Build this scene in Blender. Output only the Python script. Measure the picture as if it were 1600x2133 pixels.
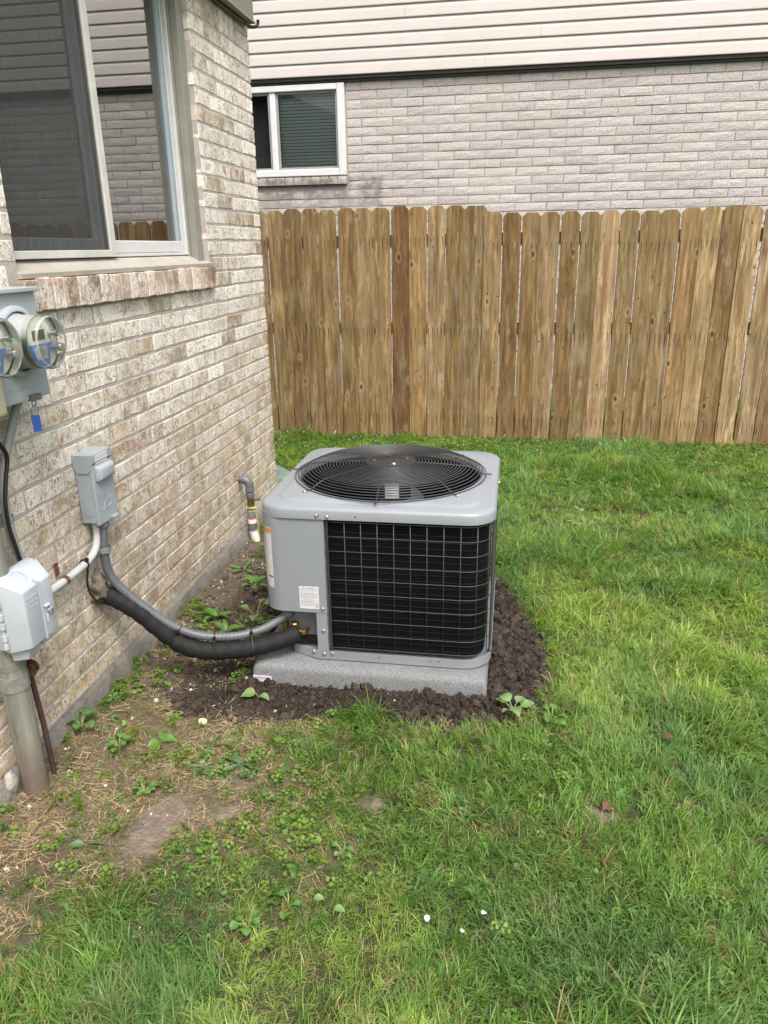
import bpy, bmesh, math, random
import numpy as np
from mathutils import Matrix, Vector
random.seed(7)
RNG = np.random.default_rng(11)
for o in list(bpy.data.objects): bpy.data.objects.remove(o)
scene = bpy.context.scene
R_ = math.radians
PI = math.pi

# ------------------------------------------------------------------ camera
CAM = (1.332, 0.0, 1.453)
FPX = 1566.7
_p, _r, _y = R_(19.3744), R_(-0.9457), R_(-9.6678)
fw = np.array([math.sin(_y)*math.cos(_p), math.cos(_y)*math.cos(_p), -math.sin(_p)])
_rt = np.array([math.cos(_y), -math.sin(_y), 0.0])
_up = np.cross(_rt, fw)
rt = _rt*math.cos(_r) + _up*math.sin(_r)
up = -_rt*math.sin(_r) + _up*math.cos(_r)
cam_d = bpy.data.cameras.new('camera')
cam = bpy.data.objects.new('camera', cam_d)
scene.collection.objects.link(cam)
cam_d.sensor_fit = 'HORIZONTAL'
cam_d.sensor_width = 36.0
cam_d.lens = 36.0*FPX/1600.0
cam_d.clip_start = 0.05
cam_d.clip_end = 2000
cam.matrix_world = Matrix(((rt[0], up[0], -fw[0], CAM[0]), (rt[1], up[1], -fw[1], CAM[1]),
                           (rt[2], up[2], -fw[2], CAM[2]), (0, 0, 0, 1)))
scene.camera = cam
scene.render.resolution_x = 768
scene.render.resolution_y = 1024

def proj(P):
    d = np.array(P) - np.array(CAM)
    z = d @ fw
    return 800 + FPX*(d @ rt)/z, 1066.5 - FPX*(d @ up)/z, z

# ------------------------------------------------------------------ light
SUN_EL, SUN_AZ = 58.0, 150.0            # azimuth clockwise from +Y
world = bpy.data.worlds.new('World')
scene.world = world
world.use_nodes = True
wn = world.node_tree
wn.nodes.clear()
sky = wn.nodes.new('ShaderNodeTexSky')
sky.sky_type = 'NISHITA'
sky.sun_disc = False
sky.sun_elevation = R_(SUN_EL)
sky.sun_rotation = R_(SUN_AZ)
sky.air_density = 1.6
sky.dust_density = 6.0
sky.ozone_density = 0.6
hs = wn.nodes.new('ShaderNodeHueSaturation')
hs.inputs['Saturation'].default_value = 0.50
bg = wn.nodes.new('ShaderNodeBackground')
bg.inputs['Strength'].default_value = 0.15
wo = wn.nodes.new('ShaderNodeOutputWorld')
wn.links.new(sky.outputs['Color'], hs.inputs['Color'])
wn.links.new(hs.outputs['Color'], bg.inputs['Color'])
wn.links.new(bg.outputs['Background'], wo.inputs['Surface'])
sun_d = bpy.data.lights.new('sun', 'SUN')
sun_d.energy = 1.5
sun_d.angle = R_(22)
sun_d.color = (1.0, 0.97, 0.92)
sun = bpy.data.objects.new('sun', sun_d)
scene.collection.objects.link(sun)
sdir = Vector((math.sin(R_(SUN_AZ))*math.cos(R_(SUN_EL)), math.cos(R_(SUN_AZ))*math.cos(R_(SUN_EL)), math.sin(R_(SUN_EL))))
sun.rotation_euler = sdir.to_track_quat('Z', 'Y').to_euler()
sun.location = (4, -4, 8)
vs = scene.view_settings
vs.view_transform = 'Standard'
vs.look = 'None'
vs.gamma = 1.0
vs.use_curve_mapping = False
vs.exposure = 1.1
cy = scene.cycles
cy.use_adaptive_sampling = True
cy.adaptive_threshold = 0.015
cy.max_bounces = 6
cy.diffuse_bounces = 3
cy.glossy_bounces = 3
cy.transmission_bounces = 4
cy.transparent_max_bounces = 10

# ------------------------------------------------------------------ mesh helpers
C = scene.collection
ORG = {}

class MB:
    """collects vertices and faces of one mesh, in world coordinates"""
    def __init__(s): s.v = []; s.f = []
    def add(s, vs_, fs_):
        n = len(s.v)
        s.v += [tuple(map(float, q)) for q in vs_]
        s.f += [tuple(i+n for i in q) for q in fs_]
        return s
    def box(s, x0, x1, y0, y1, z0, z1):
        return s.add([(x0,y0,z0),(x1,y0,z0),(x1,y1,z0),(x0,y1,z0),(x0,y0,z1),(x1,y0,z1),(x1,y1,z1),(x0,y1,z1)],
                     [(0,3,2,1),(4,5,6,7),(0,1,5,4),(1,2,6,5),(2,3,7,6),(3,0,4,7)])
    def tube(s, pts, r, n=8, closed=False, cap=True):
        pts = [Vector(q) for q in pts]
        m = len(pts)
        rr = r if hasattr(r, '__len__') else [r]*m
        base = len(s.v)
        nrm = None
        for i, p in enumerate(pts):
            if closed: t = (pts[(i+1) % m] - pts[i-1]).normalized()
            elif i == 0: t = (pts[1]-pts[0]).normalized()
            elif i == m-1: t = (pts[-1]-pts[-2]).normalized()
            else: t = (pts[i+1]-pts[i-1]).normalized()
            if nrm is None:
                a = Vector((0,0,1)) if abs(t.z) < .9 else Vector((1,0,0))
                nrm = (a - t*a.dot(t)).normalized()
            else:
                nrm = (nrm - t*nrm.dot(t)).normalized()
            b = t.cross(nrm)
            for k in range(n):
                a = 2*PI*k/n
                s.v.append(tuple(p + (nrm*math.cos(a) + b*math.sin(a))*rr[i]))
        segs = m if closed else m-1
        for i in range(segs):
            j = (i+1) % m
            for k in range(n):
                k2 = (k+1) % n
                s.f.append((base+i*n+k, base+i*n+k2, base+j*n+k2, base+j*n+k))
        if cap and not closed:
            s.f.append(tuple(base+k for k in reversed(range(n))))
            s.f.append(tuple(base+(m-1)*n+k for k in range(n)))
        return s
    def loft(s, loops, close=True, cap0=False, cap1=False):
        base = len(s.v); n = len(loops[0])
        for L in loops: s.v += [tuple(map(float, q)) for q in L]
        for i in range(len(loops)-1):
            for k in range(n if close else n-1):
                k2 = (k+1) % n
                s.f.append((base+i*n+k, base+i*n+k2, base+(i+1)*n+k2, base+(i+1)*n+k))
        if cap0: s.f.append(tuple(base+k for k in reversed(range(n))))
        if cap1: s.f.append(tuple(base+(len(loops)-1)*n+k for k in range(n)))
        return s
    def lathe(s, prof, c, axis='z', n=24, cap0=True, cap1=True):
        loops = []
        for r, h in prof:
            L = []
            for k in range(n):
                a = 2*PI*k/n
                if axis == 'z': q = (c[0]+r*math.cos(a), c[1]+r*math.sin(a), c[2]+h)
                elif axis == 'x': q = (c[0]+h, c[1]+r*math.cos(a), c[2]+r*math.sin(a))
                else: q = (c[0]-r*math.cos(a), c[1]+h, c[2]+r*math.sin(a))
                L.append(q)
            loops.append(L)
        return s.loft(loops, True, cap0, cap1)
    def prism(s, poly, z0, z1):
        return s.loft([[(x, y, z0) for x, y in poly], [(x, y, z1) for x, y in poly]], True, True, True)

def finish(me, smooth=None):
    if smooth is not None:
        me.shade_smooth()
        if smooth < 180:
            me.set_sharp_from_angle(angle=R_(smooth))

def props(o, label=None, cat=None, group=None, kind=None):
    if label: o['label'] = label
    if cat: o['category'] = cat
    if group: o['group'] = group
    if kind: o['kind'] = kind
    return o

def empty(name, loc, label=None, cat=None, group=None):
    o = bpy.data.objects.new(name, None)
    C.objects.link(o)
    o.location = loc
    o.empty_display_size = .05
    ORG[o.name] = Vector(loc)
    return props(o, label, cat, group)

def link(name, me, parent=None, loc=(0,0,0)):
    o = bpy.data.objects.new(name, me)
    C.objects.link(o)
    if parent is not None: o.parent = parent
    o.location = loc
    ORG[o.name] = Vector(loc) + (ORG[parent.name] if parent is not None else Vector((0,0,0)))
    return o

def obj(name, mb, mat, parent=None, smooth=None, bevel=0, bseg=2, origin=None):
    """one mesh object from a world-space MB; the origin sits at the parent's (or at `origin`)"""
    po = ORG[parent.name] if parent is not None else Vector((0,0,0))
    og = Vector(origin) if origin is not None else po
    me = bpy.data.meshes.new(name)
    me.from_pydata([(a-og.x, b-og.y, c-og.z) for a, b, c in mb.v], [], mb.f)
    bm = bmesh.new(); bm.from_mesh(me)
    bmesh.ops.recalc_face_normals(bm, faces=bm.faces)
    if bevel:
        es = [e for e in bm.edges if e.is_manifold and e.calc_face_angle(0) > R_(35)]
        bmesh.ops.bevel(bm, geom=es, offset=bevel, segments=bseg, profile=.5, affect='EDGES', clamp_overlap=True)
    bm.to_mesh(me); bm.free()
    if mat is not None: me.materials.append(mat)
    finish(me, smooth)
    return link(name, me, parent, og-po)

def rrect(x0, x1, y0, y1, r, n=8, z=0):
    """closed rounded rectangle, counter-clockwise, starting on the front (-y) edge"""
    out = []
    for cx, cy, a0 in ((x1-r, y0+r, -90), (x1-r, y1-r, 0), (x0+r, y1-r, 90), (x0+r, y0+r, 180)):
        for k in range(n+1):
            a = R_(a0 + 90*k/n)
            out.append((cx+r*math.cos(a), cy+r*math.sin(a), z))
    return out

def catmull(pts, per=8):
    P = [np.array(q, float) for q in pts]
    P = [2*P[0]-P[1]] + P + [2*P[-1]-P[-2]]
    out = []
    for i in range(1, len(P)-2):
        for k in range(per):
            t = k/per
            a, b, c, d = P[i-1], P[i], P[i+1], P[i+2]
            out.append(tuple(.5*((2*b)+(-a+c)*t+(2*a-5*b+4*c-d)*t*t+(-a+3*b-3*c+d)*t**3)))
    out.append(tuple(P[-2]))
    return out

def text_mb(txt, size, origin, ux, uz, depth=0, align='LEFT'):
    """flat lettering as a mesh, in the plane spanned by ux (reading direction) and uz (up)"""
    cu = bpy.data.curves.new('lettering', 'FONT')
    cu.body = txt; cu.size = size; cu.align_x = align; cu.resolution_u = 2
    if depth: cu.extrude = depth
    ob = bpy.data.objects.new('lettering', cu)
    me = bpy.data.meshes.new_from_object(ob)
    ux, uz, og = Vector(ux), Vector(uz), Vector(origin)
    un = ux.cross(uz)
    mb = MB()
    mb.add([og + ux*v.co.x + uz*v.co.y + un*v.co.z for v in me.vertices], [tuple(p.vertices) for p in me.polygons])
    bpy.data.objects.remove(ob); bpy.data.meshes.remove(me)
    return mb

# value noise for layout decisions
_T = RNG.random((64, 64))
def vnoise(x, y, s):
    x = np.asarray(x)*s; y = np.asarray(y)*s
    xi = np.floor(x).astype(int); yi = np.floor(y).astype(int)
    fx = x-xi; fy = y-yi
    fx = fx*fx*(3-2*fx); fy = fy*fy*(3-2*fy)
    g = lambda a, b: _T[a % 64, b % 64]
    return (g(xi,yi)*(1-fx)+g(xi+1,yi)*fx)*(1-fy) + (g(xi,yi+1)*(1-fx)+g(xi+1,yi+1)*fx)*fy
def fbm(x, y, s):
    return .55*vnoise(x,y,s)+.3*vnoise(x+7.1,y+3.3,s*2.1)+.15*vnoise(x-2.7,y+9.1,s*4.3)
def sst(a, b, x):
    t = np.clip((np.asarray(x)-a)/(b-a), 0, 1)
    return t*t*(3-2*t)

# ------------------------------------------------------------------ materials
class NT:
    def __init__(s, name):
        s.m = bpy.data.materials.new(name); s.m.use_nodes = True
        s.t = s.m.node_tree; s.t.nodes.clear()
        s.out = s.n('ShaderNodeOutputMaterial')
    def n(s, ty, **kw):
        nd = s.t.nodes.new(ty)
        for k, v in kw.items(): setattr(nd, k, v)
        return nd
    def set(s, nd, key, v):
        if isinstance(v, bpy.types.NodeSocket): s.t.links.new(v, nd.inputs[key])
        elif v is not None:
            if isinstance(v, (tuple, list)) and len(v) == 3 and nd.inputs[key].type == 'RGBA': v = (*v, 1)
            nd.inputs[key].default_value = v
    def pos(s): return s.n('ShaderNodeNewGeometry').outputs['Position']
    def oco(s): return s.n('ShaderNodeTexCoord').outputs['Object']
    def rnd(s): return s.n('ShaderNodeObjectInfo').outputs['Random']
    def ocol(s): return s.n('ShaderNodeObjectInfo').outputs['Color']
    def attr(s, name, ty='GEOMETRY'):
        return s.n('ShaderNodeAttribute', attribute_name=name, attribute_type=ty).outputs['Color']
    def scale(s, vec, sc):
        nd = s.n('ShaderNodeMapping'); s.set(nd, 'Vector', vec); s.set(nd, 'Scale', sc); return nd.outputs[0]
    def noise(s, vec, scale, detail=4, rough=.55, dist=0, out='Fac'):
        nd = s.n('ShaderNodeTexNoise')
        s.set(nd, 'Vector', vec); s.set(nd, 'Scale', scale); s.set(nd, 'Detail', detail); s.set(nd, 'Roughness', rough); s.set(nd, 'Distortion', dist)
        return nd.outputs[out]
    def voro(s, vec, scale, feature='F1', out='Distance', rand=1):
        nd = s.n('ShaderNodeTexVoronoi', feature=feature); s.set(nd, 'Vector', vec); s.set(nd, 'Scale', scale); s.set(nd, 'Randomness', rand)
        return nd.outputs[out]
    def ramp(s, fac, stops, interp='LINEAR'):
        nd = s.n('ShaderNodeValToRGB'); cr = nd.color_ramp; cr.interpolation = interp
        while len(cr.elements) < len(stops): cr.elements.new(.5)
        for e, (p, c) in zip(cr.elements, stops):
            e.position = p; e.color = (c, c, c, 1) if not hasattr(c, '__len__') else (*c[:3], 1)
        s.set(nd, 'Fac', fac); return nd.outputs['Color']
    def mix(s, fac, a, b, mode='MIX'):
        nd = s.n('ShaderNodeMix', data_type='RGBA', blend_type=mode)
        s.set(nd, 0, fac); s.set(nd, 6, a); s.set(nd, 7, b); return nd.outputs[2]
    def math(s, op, a, b=None, c=None):
        nd = s.n('ShaderNodeMath', operation=op); s.set(nd, 0, a)
        if b is not None: s.set(nd, 1, b)
        if c is not None: s.set(nd, 2, c)
        return nd.outputs[0]
    def vmath(s, op, a, b):
        nd = s.n('ShaderNodeVectorMath', operation=op); s.set(nd, 0, a); s.set(nd, 1, b); return nd.outputs[0]
    def sep(s, v):
        nd = s.n('ShaderNodeSeparateXYZ'); s.set(nd, 0, v); return nd.outputs
    def comb(s, x, y, z):
        nd = s.n('ShaderNodeCombineXYZ'); s.set(nd, 0, x); s.set(nd, 1, y); s.set(nd, 2, z); return nd.outputs[0]
    def bump(s, h, strength=.3, dist=.01, normal=None):
        nd = s.n('ShaderNodeBump'); s.set(nd, 'Height', h); s.set(nd, 'Strength', strength); s.set(nd, 'Distance', dist)
        if normal is not None: s.set(nd, 'Normal', normal)
        return nd.outputs[0]
    def pbr(s, color, rough=.6, metal=0, spec=.4, normal=None, **kw):
        nd = s.n('ShaderNodeBsdfPrincipled')
        s.set(nd, 'Base Color', color); s.set(nd, 'Roughness', rough); s.set(nd, 'Metallic', metal); s.set(nd, 'Specular IOR Level', spec)
        if normal is not None: s.set(nd, 'Normal', normal)
        for k, v in kw.items(): s.set(nd, k.replace('_', ' '), v)
        return nd.outputs[0]
    def done(s, sh): s.t.links.new(sh, s.out.inputs['Surface']); return s.m

def m_paint(name, col, rough=.45, dirt=.12, scale=14, metal=0, spec=.45, bump=.02, fine=180):
    k = NT(name); p = k.pos()
    d = k.ramp(k.noise(p, scale, 5), [(.35, 1-dirt), (.7, 1+dirt*.4)])
    c = k.mix(1, col, d, 'MULTIPLY')
    r = k.math('ADD', k.math('MULTIPLY', k.noise(p, scale*3, 3), .25), rough-.12)
    return k.done(k.pbr(c, r, metal, spec, k.bump(k.noise(p, fine, 2), bump, .002)))

def m_brick(name, use_attr):
    k = NT(name); p = k.pos()
    base = k.attr('tint') if use_attr else k.ocol()
    big = k.noise(p, 9, 4, .65)
    c = k.mix(k.ramp(big, [(.40, 0), (.62, .6)]), base, (.76, .725, .665))
    blot = k.noise(p, 24, 5, .75)
    c = k.mix(k.ramp(blot, [(.49, 0), (.64, .85)]), c, k.mix(.62, base, (.16, .10, .06)))
    streak = k.noise(k.scale(p, (1, 1.0, .7)), 105, 4, .75)
    area = k.ramp(k.noise(p, 11, 3, .6), [(.36, .15), (.62, 1)])
    fleck = k.math('MULTIPLY', k.ramp(streak, [(.53, 0), (.59, 1)]), area)
    c = k.mix(k.math('MULTIPLY', fleck, .9), c, (.145, .095, .06))
    lite = k.noise(p, 120, 3, .7)
    c = k.mix(k.ramp(lite, [(.55, 0), (.68, .5)]), c, (.74, .70, .63))
    pit = k.noise(p, 230, 2, .6)
    pitm = k.math('MULTIPLY', k.ramp(pit, [(.62, 0), (.67, 1)]), area)
    c = k.mix(k.math('MULTIPLY', pitm, .85), c, (.07, .048, .035))
    gp = k.noise(k.vmath('ADD', p, (3, 7, 1)), 7.5, 4, .7)
    c = k.mix(k.ramp(gp, [(.54, 0), (.68, .5)]), c, k.mix(1, c, (.78, .72, .70), 'MULTIPLY'))
    red = k.noise(p, 6.5, 4, .75, 1.2)
    c = k.mix(k.ramp(red, [(.64, 0), (.69, .75)]), c, (.29, .14, .09))
    h = k.math('SUBTRACT', k.math('ADD', blot, lite), k.math('ADD', k.math('MULTIPLY', pitm, .8), k.math('MULTIPLY', fleck, .5)))
    return k.done(k.pbr(c, .92, 0, .2, k.bump(h, .5, .004)))

def m_mortar(name, col):
    k = NT(name); p = k.pos()
    c = k.mix(1, col, k.ramp(k.noise(p, 18, 6, .7), [(.3, .78), (.7, 1.12)]), 'MULTIPLY')
    return k.done(k.pbr(c, .95, 0, .15, k.bump(k.noise(p, 220, 4, .7), .5, .003)))

def m_rock(name):
    k = NT(name); p = k.pos()
    base = k.ocol()
    n1 = k.noise(p, 95, 4, .7)
    c = k.mix(1, base, k.ramp(n1, [(.34, .74), (.58, 1.10)]), 'MULTIPLY')
    grime = k.noise(p, 2.4, 5, .65)
    c = k.mix(k.ramp(grime, [(.6, 0), (.78, .35)]), c, (.34, .28, .23))
    # dirt washed down from the sill of the small window
    s = k.sep(p)
    mx = k.math('MULTIPLY', k.math('MULTIPLY', k.ramp(s[0], [(0, 1), (.03, 0)]), 1), k.ramp(k.noise(p, 9, 4), [(.36, 0), (.6, 1)]))
    mz = k.ramp(k.math('SUBTRACT', s[2], 1.5), [(.25, .4), (.52, 1), (.60, 1), (.64, 0)])
    c = k.mix(k.math('MULTIPLY', k.math('MULTIPLY', mx, mz), .75), c, (.12, .10, .085))
    h = k.math('ADD', k.noise(p, 85, 4, .75), k.math('MULTIPLY', k.voro(p, 120), .5))
    return k.done(k.pbr(c, .9, 0, .2, k.bump(h, .8, .009)))

def m_wood(name):
    k = NT(name); o = k.oco(); r = k.rnd()
    base = k.ocol()
    off = k.comb(k.math('MULTIPLY', r, 37), k.math('MULTIPLY', r, 11), k.math('MULTIPLY', r, 53))
    q = k.vmath('ADD', o, off)
    s = k.sep(o); qs = k.sep(q)
    flat = k.comb(qs[0], 0.0, qs[2])
    # knots: sparse cells, distance stretched along the grain
    kv = k.scale(flat, (1, 1, .55))
    kd = k.voro(kv, 9.5)
    kon = k.ramp(k.voro(kv, 9.5, out='Color'), [(.38, 0), (.40, 1)])
    infl = k.math('MULTIPLY', k.ramp(kd, [(.0, 1), (.55, 0)]), kon)
    g1 = k.noise(k.scale(flat, (9, 1, .6)), 4, 5, .6)
    ph = k.math('ADD', k.math('ADD', k.math('MULTIPLY', qs[0], 150), k.math('MULTIPLY', g1, 16)), k.math('MULTIPLY', infl, 13))
    ring = k.math('ADD', k.math('MULTIPLY', k.math('SINE', ph), .5), .5)
    fine = k.noise(k.scale(flat, (220, 1, 5)), 1, 5, .7)
    tone = k.noise(k.scale(flat, (26, 1, 1.6)), 1.3, 5, .66)
    c = k.mix(k.ramp(tone, [(.34, 0), (.66, 1)]), k.mix(1, base, (.50, .44, .38), 'MULTIPLY'), k.mix(1, base, (1.42, 1.38, 1.3), 'MULTIPLY'))
    wet = k.noise(k.scale(flat, (16, 1, 1.1)), 1.0, 4, .6)
    c = k.mix(k.ramp(wet, [(.52, 0), (.64, .85)]), c, k.mix(1, base, (.44, .33, .23), 'MULTIPLY'))
    c = k.mix(k.math('MULTIPLY', ring, k.ramp(tone, [(.3, .15), (.7, .5)])), c, k.mix(1, base, (.66, .52, .40), 'MULTIPLY'))
    c = k.mix(k.ramp(fine, [(.45, .0), (.75, .5)]), c, k.mix(1, base, (.52, .47, .43), 'MULTIPLY'))
    grey = k.noise(k.scale(flat, (10, 1, 2.0)), 1.5, 4, .6)
    c = k.mix(k.ramp(grey, [(.52, 0), (.72, .6)]), c, (.215, .185, .135))
    blot = k.noise(k.scale(flat, (9, 1, 2.2)), 2.2, 5, .7)
    c = k.mix(k.ramp(blot, [(.53, 0), (.65, .75)]), c, k.mix(1, base, (.50, .42, .34), 'MULTIPLY'))
    pale = k.noise(k.scale(k.vmath('ADD', flat, (9, 0, 4)), (13, 1, 1.5)), 2.0, 4, .65)
    c = k.mix(k.ramp(pale, [(.54, 0), (.66, .75)]), c, k.mix(1, base, (1.65, 1.62, 1.58), 'MULTIPLY'))
    olive = k.noise(k.scale(flat, (5, 1, .9)), 1.7, 3, .5)
    c = k.mix(k.ramp(olive, [(.5, 0), (.75, .45)]), c, (.17, .135, .055))
    c = k.mix(k.math('MULTIPLY', k.ramp(kd, [(.065, 1), (.13, 0)]), kon), c, (.055, .032, .018))
    c = k.mix(k.math('MULTIPLY', k.ramp(kd, [(.12, 0), (.16, .32), (.28, 0)]), kon), c, (.36, .28, .175))
    # small pin knots
    pk = k.voro(k.scale(k.vmath('ADD', flat, (3.1, 0, 1.7)), (1, 1, .8)), 16)
    pon = k.ramp(k.voro(k.scale(k.vmath('ADD', flat, (3.1, 0, 1.7)), (1, 1, .8)), 16, out='Color'), [(.52, 0), (.53, 1)])
    c = k.mix(k.math('MULTIPLY', k.ramp(pk, [(.07, 1), (.11, 0)]), pon), c, (.035, .022, .014))
    # iron stains running down from three rows of nails
    fx = k.math('ABSOLUTE', k.math('SUBTRACT', k.math('FRACT', k.math('ADD', k.math('MULTIPLY', s[0], 29.0), k.math('MULTIPLY', r, .4))), .5))
    line = k.ramp(fx, [(.05, 1), (.095, 0)])
    ln = k.noise(k.comb(k.math('FLOOR', k.math('MULTIPLY', qs[0], 29)), 0.0, 0.0), 3.3, 0)
    tot = None
    for zn in (1.545, .877, .195):
        dz = k.math('SUBTRACT', zn, s[2])
        mk = k.math('MULTIPLY', k.math('GREATER_THAN', dz, 0.0), k.ramp(k.math('DIVIDE', dz, k.math('MULTIPLY', ln, .26)), [(.35, 1), (1, 0)]))
        tot = mk if tot is None else k.math('MAXIMUM', tot, mk)
    onoff = k.ramp(k.noise(k.comb(k.math('FLOOR', k.math('MULTIPLY', qs[0], 29)), 0.0, k.math('MULTIPLY', s[2], 1.4)), 5.1, 0), [(.34, .25), (.56, 1)])
    c = k.mix(k.math('MULTIPLY', k.math('MULTIPLY', line, tot), onoff), c, (.022, .017, .014))
    h = k.math('ADD', k.math('MULTIPLY', ring, .5), fine)
    return k.done(k.pbr(c, .85, 0, .2, k.bump(h, .35, .003)))

def m_leaf(name, src='INST', col=(.1,.2,.04), trans=.4):
    k = NT(name)
    if src == 'INST': c = k.attr('tint', 'INSTANCER')
    else: c = col
    c = k.mix(1, c, k.ramp(k.noise(k.pos(), 35, 2), [(.3, .8), (.7, 1.15)]), 'MULTIPLY')
    b = k.pbr(c, .46, 0, .4)
    t = k.n('ShaderNodeBsdfTranslucent'); k.set(t, 'Color', k.mix(1, c, (1.15, 1.25, .55), 'MULTIPLY'))
    mx = k.n('ShaderNodeMixShader'); k.set(mx, 0, trans); k.t.links.new(b, mx.inputs[1]); k.t.links.new(t.outputs[0], mx.inputs[2])
    return k.done(mx.outputs[0])

def m_flat(name, col, rough=.6, spec=.3, metal=0):
    k = NT(name); p = k.pos()
    c = k.mix(1, col, k.ramp(k.noise(p, 40, 4), [(.3, .92), (.7, 1.05)]), 'MULTIPLY')
    return k.done(k.pbr(c, rough, metal, spec))

M = {}
M['brick'] = m_brick('weathered_brick', False)
M['brick_attr'] = m_brick('weathered_brick_joined', True)
M['mortar'] = m_mortar('mortar', (.37, .345, .32))
M['mortar_far'] = m_mortar('mortar_painted', (.305, .275, .268))
M['rock'] = m_rock('painted_rock_face_brick')
M['wood'] = m_wood('weathered_fence_wood')
M['rail'] = m_paint('fence_rail_wood', (.13, .09, .05), .9, .3)
def _concrete(name, col, rough=.9, bump=.6):
    k = NT(name); p = k.pos()
    c = k.mix(1, col, k.ramp(k.noise(p, 7, 7, .7), [(.3, .68), (.7, 1.15)]), 'MULTIPLY')
    c = k.mix(k.ramp(k.noise(p, 19, 6, .75), [(.50, 0), (.66, .75)]), c, (.075, .07, .062))
    return k.done(k.pbr(c, rough, 0, .2, k.bump(k.noise(p, 60, 7, .75), bump, .012)))
M['concrete'] = _concrete('rough_concrete', (.21, .196, .175), .9, 1.0)
def _pad():
    k = NT('textured_pad'); p = k.pos()
    v = k.noise(p, 260, 4, .7)
    c = k.mix(k.ramp(v, [(.38, 0), (.66, 1)]), (.075, .080, .086), (.235, .245, .256))
    c = k.mix(k.ramp(k.noise(p, 5, 4, .6), [(.4, 0), (.75, .45)]), c, (.11, .105, .095))
    return k.done(k.pbr(c, .62, 0, .4, k.bump(v, .5, .004)))
M['pad'] = _pad()
M['soffit'] = m_paint('taupe_aluminium', (.17, .166, .14), .5, .08)
M['trim'] = m_paint('taupe_trim', (.215, .21, .182), .5, .10)
M['sill'] = m_paint('taupe_sill', (.325, .303, .265), .55, .12)
M['white_frame'] = m_paint('white_vinyl', (.53, .535, .54), .4, .06)
M['old_white'] = m_paint('aged_white_aluminium', (.50, .49, .46), .5, .12)
M['grey_frame'] = m_paint('grey_sash', (.24, .245, .245), .5, .15)
M['siding'] = m_paint('beige_vinyl_siding', (.435, .392, .376), .5, .04, 4)
M['dark_trim'] = m_paint('dark_flashing', (.035, .032, .034), .55, .2)
M['interior'] = m_flat('dark_interior', (.02, .022, .022), .9)
M['black_plastic'] = m_paint('black_plastic', (.012, .012, .013), .45, .2)
M['ac_paint'] = m_paint('ac_grey_enamel', (.200, .217, .240), .33, .05, 6, 0, .5, .03, 420)
M['ac_dark'] = m_paint('ac_black_enamel', (.010, .0105, .012), .35, .1)
M['wire'] = m_paint('coated_wire', (.034, .035, .037), .4, .1)
def _coil():
    k = NT('coil_fins'); p = k.pos()
    s = k.sep(p)
    a = k.math('SINE', k.math('MULTIPLY', k.math('ADD', s[0], s[1]), 2600))
    return k.done(k.pbr((.003, .003, .0032), .7, 0, .12, k.bump(a, .35, .002)))
M['coil'] = _coil()
M['tube'] = m_flat('coil_tube', (.008, .008, .009), .55, .2)
M['steel'] = m_flat('zinc_screw', (.62, .62, .61), .3, .5, .9)
M['brass'] = m_flat('brass', (.55, .36, .11), .35, .5, .9)
M['copper'] = m_flat('copper', (.60, .27, .13), .35, .5, .9)
M['label'] = m_flat('label_white', (.50, .50, .525), .5)
M['ink'] = m_flat('label_ink', (.05, .05, .055), .6)
M['ink_grey'] = m_flat('label_ink_grey', (.32, .32, .34), .6)
M['orange'] = m_flat('label_orange', (.62, .20, .04), .5)
M['yellow'] = m_flat('label_yellow', (.62, .50, .06), .5)
M['red'] = m_flat('label_red', (.60, .05, .03), .5)
M['galv'] = m_paint('grey_enclosure', (.275, .305, .335), .45, .14, 9)
M['meter_box'] = m_paint('meter_socket_grey', (.30, .335, .365), .45, .06, 8)
M['nid'] = m_paint('telecom_grey_plastic', (.345, .375, .412), .42, .08, 12)
M['conduit'] = m_paint('grey_conduit', (.088, .094, .105), .42, .14, 20)
M['pvc_white'] = m_paint('painted_white_conduit', (.40, .405, .405), .5, .10, 25)
M['rubber'] = m_paint('black_foam_insulation', (.0055, .0057, .0063), .74, .25, 18, 0, .35, .10, 260)
def _mast():
    k = NT('weathered_steel_mast'); p = k.pos(); s = k.sep(p)
    v = k.noise(k.scale(p, (9, 9, 1.2)), 3, 6, .7)
    c = k.ramp(v, [(.3, (.12, .118, .105)), (.5, (.225, .22, .19)), (.7, (.30, .29, .245))])
    low = k.ramp(k.math('ADD', s[2], k.math('MULTIPLY', k.noise(p, 14, 4), .12)), [(.12, .85), (.30, 0)])
    c = k.mix(low, c, (.13, .095, .075))
    return k.done(k.pbr(c, .55, .25, .4, k.bump(v, .15, .004)))
M['mast'] = _mast()
def _rust():
    k = NT('rust'); p = k.pos(); v = k.noise(p, 45, 5, .7)
    return k.done(k.pbr(k.ramp(v, [(.35, (.055, .026, .018)), (.65, (.19, .08, .04))]), .85, .2, .3, k.bump(v, .4, .003)))
M['rust'] = _rust()
M['dark_rust'] = m_paint('dark_rust', (.045, .022, .015), .85, .4, 40)
M['zinc'] = m_paint('galvanised_strap', (.36, .37, .37), .4, .25, 40, .6)
M['dark_pipe'] = m_paint('dark_gas_pipe', (.115, .12, .125), .45, .2, 30)
M['tape'] = m_paint('white_tape', (.70, .70, .66), .6, .2, 40)
M['blue'] = m_flat('blue_tag', (.035, .10, .38), .45)
M['beige'] = m_paint('beige_plastic', (.56, .53, .40), .5, .1)
M['meter_body'] = m_paint('meter_grey_plastic', (.31, .32, .315), .32, .06)
M['meter_face'] = m_flat('meter_face', (.66, .67, .62), .5)
M['meter_blue'] = m_flat('meter_blue_print', (.15, .28, .55), .5)
M['lcd'] = m_flat('lcd', (.10, .105, .085), .25, .5)
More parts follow.
